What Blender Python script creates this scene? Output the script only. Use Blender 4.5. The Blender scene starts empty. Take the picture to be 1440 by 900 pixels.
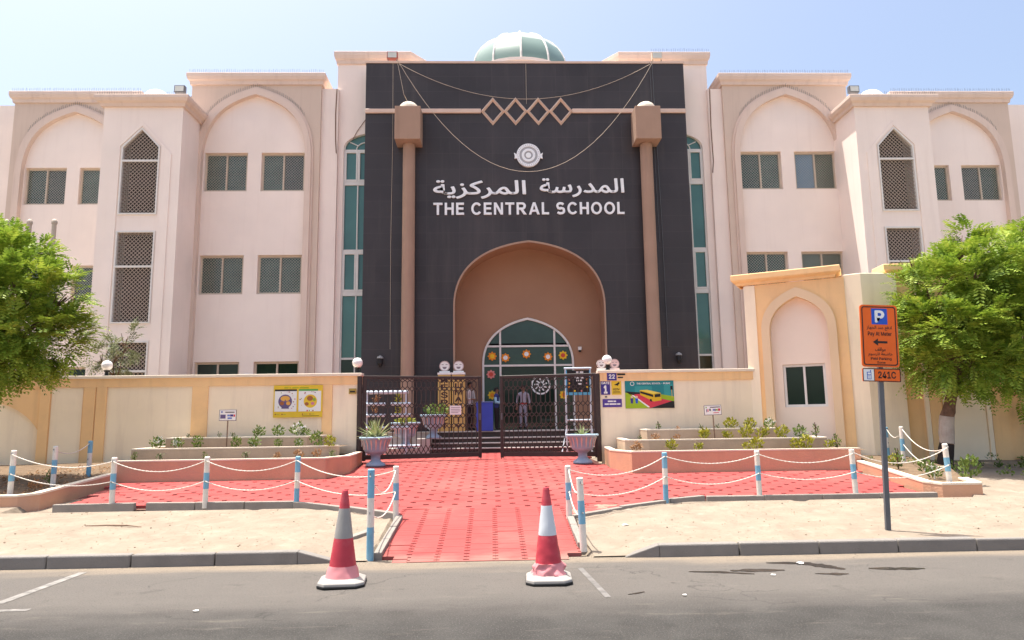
import bpy, bmesh, math, random, unicodedata
from mathutils import Vector, Matrix
from mathutils.geometry import tessellate_polygon
R = math.radians
sc = bpy.context.scene
col = sc.collection

# ---------------------------------------------------------------- camera, sky, sun, exposure
FPX, YAW, PITCH, ROLL, CX, CH = 980.07, .0296, .1419, .0136, -1.2809, 1.70
cam = bpy.data.cameras.new('camera')
cam.sensor_fit = 'HORIZONTAL'; cam.sensor_width = 36.0
cam.lens = FPX * 36.0 / 1440.0
cam.clip_start = .05; cam.clip_end = 3000
camo = bpy.data.objects.new('camera', cam); col.objects.link(camo)
fw = Vector((math.sin(YAW)*math.cos(PITCH), math.cos(YAW)*math.cos(PITCH), math.sin(PITCH)))
rt = Vector((math.cos(YAW), -math.sin(YAW), 0)); up = rt.cross(fw)
r2 = rt*math.cos(ROLL) - up*math.sin(ROLL); u2 = rt*math.sin(ROLL) + up*math.cos(ROLL)
m = Matrix((r2, u2, -fw)).transposed().to_4x4(); m.translation = (CX, 0, CH)
camo.matrix_world = m
sc.camera = camo

SUN_EL = R(76); SUN_H = Vector((-.90, .43, 0)).normalized()       # towards the sun: left, slightly behind the school
sun_dir = SUN_H*math.cos(SUN_EL) + Vector((0, 0, math.sin(SUN_EL)))
w = bpy.data.worlds.new('World'); sc.world = w; w.use_nodes = True
nt = w.node_tree; bgn = nt.nodes['Background']
sky = nt.nodes.new('ShaderNodeTexSky'); sky.sky_type = 'NISHITA'; sky.sun_disc = False
sky.sun_elevation = SUN_EL; sky.sun_rotation = math.atan2(SUN_H.x, SUN_H.y)
sky.air_density = 1.0; sky.dust_density = 5.0; sky.ozone_density = .5
nt.links.new(sky.outputs[0], bgn.inputs[0]); bgn.inputs[1].default_value = .112
sl = bpy.data.lights.new('sun', 'SUN'); sl.energy = 3.5; sl.angle = R(.5); sl.color = (1, .955, .87)
so = bpy.data.objects.new('sun', sl); col.objects.link(so); so.location = (0, 0, 40)
so.rotation_euler = (-sun_dir).to_track_quat('-Z', 'Y').to_euler()
vs = sc.view_settings
vs.view_transform = 'Standard'; vs.look = 'None'; vs.exposure = 1.28; vs.gamma = 1
try: vs.use_curve_mapping = False
except Exception: pass
sc.cycles.max_bounces = 8; sc.cycles.diffuse_bounces = 5

# ---------------------------------------------------------------- materials
def mat(name, c, rough=.8, var=.08, scale=3., bump=0., bscale=40., spec=.3, metal=0., c2=None, c2amt=.5, c2scale=1.2, trans=0., emit=None):
    if name in bpy.data.materials: return bpy.data.materials[name]
    M = bpy.data.materials.new(name); M.use_nodes = True
    n = M.node_tree; N = n.nodes; Lk = n.links
    b = N['Principled BSDF']
    b.inputs['Roughness'].default_value = rough; b.inputs['Metallic'].default_value = metal
    b.inputs['Specular IOR Level'].default_value = spec
    tc = N.new('ShaderNodeTexCoord')
    no = N.new('ShaderNodeTexNoise'); no.inputs['Scale'].default_value = scale; no.inputs['Detail'].default_value = 6
    Lk.new(tc.outputs['Object'], no.inputs['Vector'])
    mr = N.new('ShaderNodeMapRange'); mr.inputs[1].default_value = .3; mr.inputs[2].default_value = .7
    mr.inputs[3].default_value = 1-var; mr.inputs[4].default_value = 1+var
    Lk.new(no.outputs[0], mr.inputs[0])
    mx = N.new('ShaderNodeMix'); mx.data_type = 'RGBA'; mx.blend_type = 'MULTIPLY'; mx.inputs[0].default_value = 1
    mx.inputs[6].default_value = (*c, 1)
    Lk.new(mr.outputs[0], mx.inputs[7])
    out = mx.outputs[2]
    if c2:
        n2 = N.new('ShaderNodeTexNoise'); n2.inputs['Scale'].default_value = c2scale; n2.inputs['Detail'].default_value = 8
        n2.inputs['Roughness'].default_value = .65
        Lk.new(tc.outputs['Object'], n2.inputs['Vector'])
        m2 = N.new('ShaderNodeMapRange'); m2.inputs[1].default_value = .48; m2.inputs[2].default_value = .72
        m2.inputs[3].default_value = 0; m2.inputs[4].default_value = c2amt
        Lk.new(n2.outputs[0], m2.inputs[0])
        mx2 = N.new('ShaderNodeMix'); mx2.data_type = 'RGBA'
        Lk.new(m2.outputs[0], mx2.inputs[0]); Lk.new(out, mx2.inputs[6]); mx2.inputs[7].default_value = (*c2, 1)
        out = mx2.outputs[2]
    Lk.new(out, b.inputs['Base Color'])
    if bump:
        nb = N.new('ShaderNodeTexNoise'); nb.inputs['Scale'].default_value = bscale; nb.inputs['Detail'].default_value = 4
        Lk.new(tc.outputs['Object'], nb.inputs['Vector'])
        bp = N.new('ShaderNodeBump'); bp.inputs['Strength'].default_value = bump; bp.inputs['Distance'].default_value = .02
        Lk.new(nb.outputs[0], bp.inputs['Height']); Lk.new(bp.outputs[0], b.inputs['Normal'])
    return M

def streaky(M, dark, amt=.3, sx=6., sz=.35):
    """rain-streak dirt: noise stretched vertically, mixed over the base colour"""
    n = M.node_tree; N = n.nodes; Lk = n.links; b = N['Principled BSDF']
    src = b.inputs['Base Color'].links[0].from_socket
    tc = N.new('ShaderNodeTexCoord'); mp = N.new('ShaderNodeMapping'); mp.inputs['Scale'].default_value = (sx, sx, sz)
    Lk.new(tc.outputs['Object'], mp.inputs[0])
    no = N.new('ShaderNodeTexNoise'); no.inputs['Scale'].default_value = 1; no.inputs['Detail'].default_value = 5; no.inputs['Roughness'].default_value = .6
    Lk.new(mp.outputs[0], no.inputs['Vector'])
    mr = N.new('ShaderNodeMapRange'); mr.inputs[1].default_value = .52; mr.inputs[2].default_value = .8; mr.inputs[3].default_value = 0; mr.inputs[4].default_value = amt
    Lk.new(no.outputs[0], mr.inputs[0])
    mx = N.new('ShaderNodeMix'); mx.data_type = 'RGBA'; Lk.new(mr.outputs[0], mx.inputs[0]); Lk.new(src, mx.inputs[6]); mx.inputs[7].default_value = (*dark, 1)
    Lk.new(mx.outputs[2], b.inputs['Base Color'])
    return M

PINK = streaky(mat('pink_plaster', (.875, .75, .675), .9, .05, .5, .15, 60, .15, c2=(.77, .655, .60), c2amt=.35, c2scale=.45), (.66, .53, .47), .22)
PINK2 = streaky(mat('pale_pink_plaster', (.905, .785, .71), .9, .045, .5, .15, 60, .15, c2=(.80, .69, .64), c2amt=.35, c2scale=.4), (.68, .55, .49), .2, 5, .3)
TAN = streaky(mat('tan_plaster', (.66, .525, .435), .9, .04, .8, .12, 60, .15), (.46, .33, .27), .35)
MOULD = streaky(mat('moulding_plaster', (.72, .575, .49), .9, .04, .9, .1, 60, .15), (.46, .34, .29), .4, 5, .5)
CREAM = streaky(mat('cream_plaster', (.94, .80, .60), .9, .05, .9, .12, 50, .15, c2=(.76, .64, .5), c2amt=.28, c2scale=.7), (.58, .46, .36), .35, 4, .4)
OCHRE = streaky(mat('ochre_plaster', (.90, .59, .30), .9, .05, .9, .12, 50, .15, c2=(.6, .4, .25), c2amt=.3), (.5, .33, .2), .35, 4, .4)
PLANT = streaky(mat('terracotta_plaster', (.60, .345, .22), .92, .08, 1.5, .3, 30, .12, c2=(.5, .31, .25), c2amt=.5), (.42, .22, .16), .4, 3, .8)
TIER = streaky(mat('tier_plaster', (.56, .43, .31), .92, .08, 1.5, .3, 30, .12, c2=(.44, .33, .24), c2amt=.6), (.36, .27, .2), .5, 3, .8)
COPE = mat('coping_cream', (.80, .70, .56), .9, .05, 2, .1, 40, .15)
PORTALBROWN = mat('recess_brown', (.36, .21, .135), .85, .05, .8, .1, 50, .2)
COLUMN = streaky(mat('column_brown', (.38, .25, .185), .85, .06, 1.2, .15, 40, .2), (.25, .16, .12), .5, 5, .4)
BRONZE = mat('bronze_band', (.66, .49, .40), .55, .06, 2, 0, 40, .35)
WHITE = mat('white_paint', (.8, .79, .76), .6, .04, 4, .05, 40, .3)
FRAMEW = mat('window_frame_white', (.74, .71, .67), .5, .04, 4, 0, 40, .4)
FRAMEB = mat('window_frame_beige', (.60, .49, .385), .5, .06, 4, 0, 40, .4)
GRILLE = mat('grille_beige', (.50, .46, .38), .5, .06, 6, 0, 40, .4)
LATT = mat('screen_beige', (.44, .36, .30), .6, .06, 6, 0, 40, .3)
GLASS = mat('teal_glass', (.075, .185, .165), .06, .15, .6, 0, 40, .6)
GLASSW = mat('window_glass', (.04, .085, .072), .06, .25, .9, 0, 40, .6)
GLASSW2 = mat('window_glass_grey', (.055, .075, .07), .08, .25, .9, 0, 40, .6)
GLASSW3 = mat('window_glass_curtained', (.065, .115, .10), .1, .25, 2.5, 0, 40, .5)
GLASSB = mat('blue_glass', (.14, .25, .36), .06, .1, .6, 0, 40, .6)
GLASSD = mat('dark_glass', (.014, .03, .022), .05, .2, .7, 0, 40, .6)
GLASSG = mat('green_door_glass', (.03, .065, .05), .05, .3, .6, 0, 40, .6)
DOMEG = mat('dome_glass', (.30, .36, .32), .4, .06, .7, 0, 40, .6)
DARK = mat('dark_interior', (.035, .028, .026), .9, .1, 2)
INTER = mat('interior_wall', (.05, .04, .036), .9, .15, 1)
LETTER = mat('letter_white', (.84, .86, .88), .35, .02, 4, 0, 40, .5)
IRON = mat('gate_iron', (.045, .028, .025), .5, .15, 8, .1, 60, .4)
GREY = mat('dark_grey_metal', (.11, .115, .125), .5, .08, 6, 0, 40, .4)
CONC = mat('concrete', (.28, .25, .22), .92, .1, 5, .3, 60, .15, c2=(.28, .25, .22), c2amt=.5, c2scale=3)
KERB = mat('kerb_concrete', (.225, .207, .188), .92, .1, 4, .3, 60, .15, c2=(.2, .18, .165), c2amt=.6, c2scale=2)
KERBT = mat('kerb_top', (.62, .57, .5), .92, .08, 4, .2, 60, .15)
SAND = mat('sand', (.27, .222, .172), .95, .12, 2.6, 1.0, 9, .1, c2=(.235, .187, .14), c2amt=.7, c2scale=1.6)
def speckle(M, c, scale, lo, hi, amt):
    n = M.node_tree; N = n.nodes; Lk = n.links; b = N['Principled BSDF']; src = b.inputs['Base Color'].links[0].from_socket
    tc = N.new('ShaderNodeTexCoord'); no = N.new('ShaderNodeTexNoise'); no.inputs['Scale'].default_value = scale; no.inputs['Detail'].default_value = 4; Lk.new(tc.outputs['Object'], no.inputs['Vector'])
    mr = N.new('ShaderNodeMapRange'); mr.inputs[1].default_value = lo; mr.inputs[2].default_value = hi; mr.inputs[3].default_value = 0; mr.inputs[4].default_value = amt; Lk.new(no.outputs[0], mr.inputs[0])
    mx = N.new('ShaderNodeMix'); mx.data_type = 'RGBA'; Lk.new(mr.outputs[0], mx.inputs[0]); Lk.new(src, mx.inputs[6]); mx.inputs[7].default_value = (*c, 1); Lk.new(mx.outputs[2], b.inputs['Base Color']); return M
speckle(SAND, (.16,.122,.088), 14, .60, .74, .55); speckle(SAND, (.15,.115,.085), 45, .64, .76, .6); speckle(SAND, (.36,.31,.25), 4, .58, .75, .5)
SOIL = mat('bed_soil', (.17, .12, .08), .95, .2, 6, .6, 30, .1)
BLUE = mat('post_blue', (.17, .40, .55), .55, .1, 6, .05, 40, .35, c2=(.4, .45, .45), c2amt=.35, c2scale=9)
POSTW = mat('post_white', (.74, .70, .62), .6, .05, 6, .05, 40, .3, c2=(.5, .42, .32), c2amt=.35, c2scale=9)
CHAINM = mat('chain_white', (.72, .66, .58), .6, .08, 8, 0, 40, .3)
BLACK = mat('black_rubber', (.02, .02, .02), .6, .1, 5)
ROPE = mat('cable_cream', (.55, .46, .36), .7, .1, 9)
CABLED = mat('cable_brown', (.2, .11, .075), .7, .1, 9)
YELLOW = mat('yellow_board', (.75, .52, .04), .5, .04, 3)
NAVY = mat('navy_board', (.05, .035, .23), .45, .04, 3)
PBLUE = mat('sign_blue', (.02, .09, .5), .4, .04, 3)
PWHITE = mat('print_white', (.8, .8, .78), .5, .02, 3)
PBLACK = mat('print_black', (.02, .018, .018), .5, .02, 3)
ORANGE = mat('sign_orange', (.80, .135, .015), .45, .03, 3)
SKIN = mat('skin_brown', (.2, .1, .065), .6, .05, 9)
HAIR = mat('hair_black', (.012, .01, .01), .5, .1, 20)
BARK = mat('bark', (.17, .10, .068), .95, .25, 9, .8, 25, .1, c2=(.09, .055, .04), c2amt=.7, c2scale=12)

# black stone cladding of the portal: faint slab joints and dusty cloudiness
def cladding():
    M = mat('black_cladding', (.052, .046, .048), .42, .12, .5, .06, 30, .3, c2=(.065, .055, .06), c2amt=.55, c2scale=.55)
    n = M.node_tree; N = n.nodes; Lk = n.links; b = N['Principled BSDF']
    src = b.inputs['Base Color'].links[0].from_socket
    tc = N.new('ShaderNodeTexCoord'); mp = N.new('ShaderNodeMapping'); mp.inputs['Rotation'].default_value = (R(-90), 0, 0)
    Lk.new(tc.outputs['Object'], mp.inputs[0])
    br = N.new('ShaderNodeTexBrick'); br.inputs['Color1'].default_value = (1, 1, 1, 1); br.inputs['Color2'].default_value = (.87, .87, .88, 1)
    br.inputs['Mortar'].default_value = (1.35, 1.3, 1.27, 1); br.inputs['Scale'].default_value = 1; br.inputs['Mortar Size'].default_value = .006
    br.inputs['Brick Width'].default_value = 1.2; br.inputs['Row Height'].default_value = .6; br.offset = 0
    Lk.new(mp.outputs[0], br.inputs['Vector'])
    mx = N.new('ShaderNodeMix'); mx.data_type = 'RGBA'; mx.blend_type = 'MULTIPLY'; mx.inputs[0].default_value = 1
    Lk.new(src, mx.inputs[6]); Lk.new(br.outputs[0], mx.inputs[7]); Lk.new(mx.outputs[2], b.inputs['Base Color'])
    return streaky(M, (.11, .09, .085), .35, 3, .25)
CLAD = cladding()

def asphalt():
    M = mat('asphalt', (.058, .055, .051), .9, .2, 2.2, .8, 120, .2, c2=(.075, .071, .065), c2amt=.8, c2scale=.55)
    n = M.node_tree; N = n.nodes; Lk = n.links; b = N['Principled BSDF']
    src = b.inputs['Base Color'].links[0].from_socket
    tc = N.new('ShaderNodeTexCoord'); sp = N.new('ShaderNodeSeparateXYZ'); Lk.new(tc.outputs['Object'], sp.inputs[0])
    # wheel-polished lanes run along x: pale dusty parking lane, darker driven lane
    mp = N.new('ShaderNodeMapping'); mp.inputs['Scale'].default_value = (.25, 1.6, 1); Lk.new(tc.outputs['Object'], mp.inputs[0])
    no = N.new('ShaderNodeTexNoise'); no.inputs['Scale'].default_value = 1.2; no.inputs['Detail'].default_value = 7; Lk.new(mp.outputs[0], no.inputs['Vector'])
    ma = N.new('ShaderNodeMath'); ma.operation = 'MULTIPLY_ADD'; Lk.new(no.outputs[0], ma.inputs[0]); ma.inputs[1].default_value = 1.1; Lk.new(sp.outputs[1], ma.inputs[2])
    m1 = N.new('ShaderNodeMapRange'); m1.interpolation_type = 'SMOOTHSTEP'; Lk.new(ma.outputs[0], m1.inputs[0])
    m1.inputs[1].default_value = 6.6; m1.inputs[2].default_value = 8.0; m1.inputs[3].default_value = 0; m1.inputs[4].default_value = .75
    mx = N.new('ShaderNodeMix'); mx.data_type = 'RGBA'; Lk.new(m1.outputs[0], mx.inputs[0]); Lk.new(src, mx.inputs[6]); mx.inputs[7].default_value = (.165, .148, .132, 1)
    m2 = N.new('ShaderNodeMapRange'); m2.interpolation_type = 'SMOOTHSTEP'; Lk.new(ma.outputs[0], m2.inputs[0])
    m2.inputs[1].default_value = 8.85; m2.inputs[2].default_value = 9.25; m2.inputs[3].default_value = 0; m2.inputs[4].default_value = .9
    mx2 = N.new('ShaderNodeMix'); mx2.data_type = 'RGBA'; Lk.new(m2.outputs[0], mx2.inputs[0]); Lk.new(mx.outputs[2], mx2.inputs[6]); mx2.inputs[7].default_value = (.27, .22, .165, 1)
    last = mx2.outputs[2]
    def over(fac, c, cur):
        q = N.new('ShaderNodeMix'); q.data_type = 'RGBA'; Lk.new(fac, q.inputs[0]); Lk.new(cur, q.inputs[6]); q.inputs[7].default_value = (*c, 1); return q.outputs[2]
    def rng_(src_, a, b_, o0, o1):
        q = N.new('ShaderNodeMapRange'); Lk.new(src_, q.inputs[0]); q.inputs[1].default_value = a; q.inputs[2].default_value = b_; q.inputs[3].default_value = o0; q.inputs[4].default_value = o1; return q.outputs[0]
    def nz(scale, detail=4, vec=None, rough=.5):
        q = N.new('ShaderNodeTexNoise'); q.inputs['Scale'].default_value = scale; q.inputs['Detail'].default_value = detail; q.inputs['Roughness'].default_value = rough; Lk.new(vec or tc.outputs['Object'], q.inputs['Vector']); return q
    last = over(rng_(nz(70,3).outputs[0], .55, .7, 0, .55), (.17,.158,.145), last)          # pale aggregate
    last = over(rng_(nz(55,3).outputs[0], .58, .72, 0, .6), (.03,.029,.028), last)         # dark aggregate
    last = over(rng_(nz(2.6,7,None,.7).outputs[0], .58, .75, 0, .45), (.042,.039,.036), last)  # oil blotches
    mpd = N.new('ShaderNodeMapping'); mpd.inputs['Scale'].default_value = (.5, 2.2, 1); mpd.inputs['Location'].default_value = (3.1, 1.7, 0); Lk.new(tc.outputs['Object'], mpd.inputs[0])
    last = over(rng_(nz(2.0,8,mpd.outputs[0],.7).outputs[0], .57, .74, 0, .6), (.19,.168,.14), last)   # drifted dust
    vo = N.new('ShaderNodeTexVoronoi'); vo.feature = 'DISTANCE_TO_EDGE'; vo.inputs['Scale'].default_value = .55
    wv = nz(1.6, 5); va = N.new('ShaderNodeVectorMath'); va.operation = 'MULTIPLY_ADD'; Lk.new(wv.outputs[1], va.inputs[0]); va.inputs[1].default_value = (.9,.9,.9); Lk.new(tc.outputs['Object'], va.inputs[2]); Lk.new(va.outputs[0], vo.inputs['Vector'])
    ck = rng_(vo.outputs[0], .0, .008, .45, 0); gate_ = rng_(nz(.8,2).outputs[0], .5, .56, 0, 1); mu = N.new('ShaderNodeMath'); mu.operation = 'MULTIPLY'; Lk.new(ck, mu.inputs[0]); Lk.new(gate_, mu.inputs[1])
    last = over(mu.outputs[0], (.03,.029,.028), last)                                       # hairline cracks
    Lk.new(last, b.inputs['Base Color'])
    return M
ASPH = asphalt()

def paver_mat():
    M = mat('red_paver', (.325, .062, .058), .8, .09, .9, .15, 60, .25, c2=(.34, .115, .098), c2amt=.7, c2scale=.7)
    n = M.node_tree; N = n.nodes; Lk = n.links; b = N['Principled BSDF']
    src = b.inputs['Base Color'].links[0].from_socket
    g = N.new('ShaderNodeNewGeometry')
    mr = N.new('ShaderNodeMapRange'); mr.inputs[3].default_value = .95; mr.inputs[4].default_value = 1.04
    Lk.new(g.outputs['Random Per Island'], mr.inputs[0])
    mx = N.new('ShaderNodeMix'); mx.data_type = 'RGBA'; mx.blend_type = 'MULTIPLY'; mx.inputs[0].default_value = 1
    Lk.new(src, mx.inputs[6]); Lk.new(mr.outputs[0], mx.inputs[7])
    # dust swept up by the road edge, with a ragged outline
    sp = N.new('ShaderNodeSeparateXYZ'); Lk.new(g.outputs['Position'], sp.inputs[0])
    no = N.new('ShaderNodeTexNoise'); no.inputs['Scale'].default_value = 2.2; no.inputs['Detail'].default_value = 6; Lk.new(g.outputs['Position'], no.inputs['Vector'])
    ma = N.new('ShaderNodeMath'); ma.operation = 'MULTIPLY_ADD'; Lk.new(no.outputs[0], ma.inputs[0]); ma.inputs[1].default_value = .9; Lk.new(sp.outputs[1], ma.inputs[2])
    m2 = N.new('ShaderNodeMapRange'); Lk.new(ma.outputs[0], m2.inputs[0]); m2.inputs[1].default_value = 9.2; m2.inputs[2].default_value = 9.6; m2.inputs[3].default_value = .6; m2.inputs[4].default_value = 0
    mx2 = N.new('ShaderNodeMix'); mx2.data_type = 'RGBA'; Lk.new(m2.outputs[0], mx2.inputs[0]); Lk.new(mx.outputs[2], mx2.inputs[6]); mx2.inputs[7].default_value = (.33, .2, .16, 1)
    Lk.new(mx2.outputs[2], b.inputs['Base Color'])
    return M
PAVER = paver_mat()

def leaf_mat(name, c1, c2, c3):
    M = bpy.data.materials.new(name); M.use_nodes = True; n = M.node_tree; N = n.nodes; Lk = n.links
    b = N['Principled BSDF']; b.inputs['Roughness'].default_value = .55; b.inputs['Specular IOR Level'].default_value = .3
    g = N.new('ShaderNodeNewGeometry'); rp = N.new('ShaderNodeValToRGB')
    tc = N.new('ShaderNodeTexCoord'); no = N.new('ShaderNodeTexNoise'); no.inputs['Scale'].default_value = 2.4; no.inputs['Detail'].default_value = 3
    Lk.new(tc.outputs['Object'], no.inputs['Vector'])
    ad = N.new('ShaderNodeMath'); ad.operation = 'MULTIPLY_ADD'; Lk.new(g.outputs['Random Per Island'], ad.inputs[0]); ad.inputs[1].default_value = .35
    mr = N.new('ShaderNodeMapRange'); mr.inputs[1].default_value = .3; mr.inputs[2].default_value = .7; mr.inputs[3].default_value = 0; mr.inputs[4].default_value = .68
    Lk.new(no.outputs[0], mr.inputs[0]); Lk.new(mr.outputs[0], ad.inputs[2])
    e = rp.color_ramp.elements; e[0].position = .1; e[0].color = (*c1, 1); e[1].position = .95; e[1].color = (*c3, 1)
    q = e.new(.5); q.color = (*c2, 1)
    Lk.new(ad.outputs[0], rp.inputs[0]); Lk.new(rp.outputs[0], b.inputs['Base Color'])
    tr = N.new('ShaderNodeBsdfTranslucent'); Lk.new(rp.outputs[0], tr.inputs[0])
    ms = N.new('ShaderNodeMixShader'); ms.inputs[0].default_value = .27
    Lk.new(b.outputs[0], ms.inputs[1]); Lk.new(tr.outputs[0], ms.inputs[2]); Lk.new(ms.outputs[0], N['Material Output'].inputs[0])
    return M
LEAF = leaf_mat('tree_leaf', (.09, .165, .02), (.25, .36, .04), (.46, .52, .08))
LEAF2 = leaf_mat('shrub_leaf', (.10, .12, .05), (.17, .19, .09), (.26, .26, .13))
CROTON = leaf_mat('croton_leaf', (.12, .16, .02), (.30, .29, .03), (.5, .42, .05))
GREENL = leaf_mat('garden_leaf', (.05, .10, .02), (.14, .20, .04), (.28, .32, .09))
DRYL = leaf_mat('dry_leaf', (.22, .11, .05), (.36, .2, .1), (.45, .27, .14))
REDL = leaf_mat('dark_red_leaf', (.05, .03, .02), (.12, .06, .04), (.2, .13, .06))
AGAVE = leaf_mat('agave_leaf', (.22, .30, .10), (.46, .5, .26), (.7, .68, .48))
PETAL = mat('white_petal', (.82, .8, .78), .6, .05)

# ---------------------------------------------------------------- mesh helpers
class MB:
    def __init__(s): s.v = []; s.f = []; s.mi = []; s.cur = 0
    def add(s, vs, fs):
        o = len(s.v); s.v += [tuple(x) for x in vs]
        for f in fs: s.f.append(tuple(i+o for i in f)); s.mi.append(s.cur)
        return s
    def box(s, x0, y0, z0, x1, y1, z1):
        return s.add([(x0,y0,z0),(x1,y0,z0),(x1,y1,z0),(x0,y1,z0),(x0,y0,z1),(x1,y0,z1),(x1,y1,z1),(x0,y1,z1)],
                     [(0,3,2,1),(4,5,6,7),(0,1,5,4),(1,2,6,5),(2,3,7,6),(3,0,4,7)])
    def hexa(s, b, t):      # bottom quad, top quad (counter-clockwise seen from above)
        return s.add(list(b)+list(t), [(0,3,2,1),(4,5,6,7),(0,1,5,4),(1,2,6,5),(2,3,7,6),(3,0,4,7)])
    def bar(s, p, q, wd, dp=None, upv=(0,0,1)):
        p = Vector(p); q = Vector(q); dp = dp or wd
        d = (q-p).normalized(); a = d.cross(Vector(upv))
        if a.length < 1e-4: a = d.cross(Vector((0,1,0)))
        a.normalize(); b = a.cross(d).normalized(); a *= wd/2; b *= dp/2
        return s.add([p-a-b,p+a-b,p+a+b,p-a+b,q-a-b,q+a-b,q+a+b,q-a+b],[(0,1,2,3),(4,7,6,5),(0,4,5,1),(1,5,6,2),(2,6,7,3),(3,7,4,0)])
    def tube(s, path, rad, n=8, cap=True):
        path = [Vector(p) for p in path]; N_ = len(path)
        rad = rad if isinstance(rad, (list, tuple)) else [rad]*N_
        t = (path[1]-path[0]).normalized(); a = t.cross(Vector((0,0,1)))
        if a.length < .05: a = t.cross(Vector((0,1,0)))
        a.normalize(); vs = []
        for i, p in enumerate(path):
            tt = (path[min(i+1,N_-1)]-path[max(i-1,0)]).normalized()
            a = (a - tt*a.dot(tt)).normalized(); b = tt.cross(a)
            for k in range(n):
                g = 2*math.pi*k/n; vs.append(p + (a*math.cos(g)+b*math.sin(g))*rad[i])
        fs = [(i*n+k, i*n+(k+1)%n, (i+1)*n+(k+1)%n, (i+1)*n+k) for i in range(N_-1) for k in range(n)]
        if cap: fs += [tuple(range(n-1,-1,-1)), tuple((N_-1)*n+k for k in range(n))]
        return s.add(vs, fs)
    def lathe(s, prof, n=24, c=(0,0,0), a0=0, cap=True):
        vs = []
        for r_, z in prof:
            for k in range(n):
                g = a0+2*math.pi*k/n; vs.append((c[0]+r_*math.cos(g), c[1]+r_*math.sin(g), c[2]+z))
        m_ = len(prof)
        fs = [(i*n+k, i*n+(k+1)%n, (i+1)*n+(k+1)%n, (i+1)*n+k) for i in range(m_-1) for k in range(n)]
        if cap: fs += [tuple(range(n-1,-1,-1)), tuple((m_-1)*n+k for k in range(n))]
        return s.add(vs, fs)
    def plate(s, outer, holes, y0, y1, back=False):
        """polygon with holes in the XZ plane, front at y0 (facing -Y), side walls to y1"""
        loops = [list(outer)]+[list(h) for h in holes]
        flat = [p for l in loops for p in l]
        tri = tessellate_polygon([[Vector((x, z, 0)) for x, z in l] for l in loops])
        def orient(t):
            (ax, az), (bx, bz), (cx_, cz) = (flat[i] for i in t)
            return t if (bx-ax)*(cz-az)-(bz-az)*(cx_-ax) > 0 else (t[0], t[2], t[1])
        fs = [orient(t) for t in tri]
        n = len(flat); vs = [(x, y0, z) for x, z in flat]+[(x, y1, z) for x, z in flat]
        allf = list(fs)
        if back: allf += [(a+n, c+n, b+n) for a, b, c in fs]
        o = 0
        for li, l in enumerate(loops):
            k = len(l); area = sum(l[i][0]*l[(i+1) % k][1]-l[(i+1) % k][0]*l[i][1] for i in range(k))
            ccw = area > 0
            if li: ccw = not ccw
            for i in range(k):
                a, b = o+i, o+(i+1) % k
                allf.append((a, a+n, b+n, b) if ccw else (b, b+n, a+n, a))
            o += k
        return s.add(vs, allf)
    def ring(s, outer, inner, y0, y1):          # open band between two polylines of equal length
        n = len(outer); vs = [(x, y0, z) for x, z in outer]+[(x, y0, z) for x, z in inner]+[(x, y1, z) for x, z in outer]+[(x, y1, z) for x, z in inner]
        fs = []
        for i in range(n-1):
            fs += [(i, i+1, n+i+1, n+i), (i, 2*n+i, 2*n+i+1, i+1), (n+i, n+i+1, 3*n+i+1, 3*n+i)]
        fs += [(0, n, 3*n, 2*n), (n-1, 3*n-1, 4*n-1, 2*n-1)]
        return s.add(vs, fs)
    def sweep(s, path, prof, closed=False):
        """profile [(out, z)] carried along an XY polyline; 'out' is to the right of travel"""
        P = [Vector((p[0], p[1], 0)) for p in path]; N_ = len(P); K = len(prof); vs = []
        for i, p in enumerate(P):
            d0 = (P[i]-P[i-1]).normalized() if (i or closed) else None
            d1 = (P[(i+1) % N_]-P[i]).normalized() if (i < N_-1 or closed) else None
            d0 = d0 or d1; d1 = d1 or d0
            n0 = Vector((d0.y, -d0.x, 0)); n1 = Vector((d1.y, -d1.x, 0)); mt = (n0+n1).normalized(); k = 1/max(.3, mt.dot(n0))
            for o, z in prof: q = p+mt*(o*k); vs.append((q.x, q.y, z))
        fs = [(i*K+j, ((i+1) % N_)*K+j, ((i+1) % N_)*K+j+1, i*K+j+1) for i in range(N_ if closed else N_-1) for j in range(K-1)]
        if not closed: fs += [tuple(range(K-1, -1, -1)), tuple((N_-1)*K+j for j in range(K))]
        return s.add(vs, fs)
    def mesh(s, name, mats, smooth=False):
        me = bpy.data.meshes.new(name); me.from_pydata(s.v, [], s.f)
        mats = mats if isinstance(mats, (list, tuple)) else [mats]
        for M in mats: me.materials.append(M)
        if len(mats) > 1: me.polygons.foreach_set('material_index', s.mi)
        if smooth:
            me.polygons.foreach_set('use_smooth', [True]*len(me.polygons))
            try: me.set_sharp_from_angle(angle=R(40))
            except Exception: pass
        me.update(); return me
    def build(s, name, mats, parent=None, smooth=False, loc=None, rz=0, fix=False):
        me = s.mesh(name, mats, smooth)
        if fix:
            bm = bmesh.new(); bm.from_mesh(me); bmesh.ops.recalc_face_normals(bm, faces=bm.faces); bm.to_mesh(me); bm.free()
        return link(name, me, parent, loc, rz)

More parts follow.
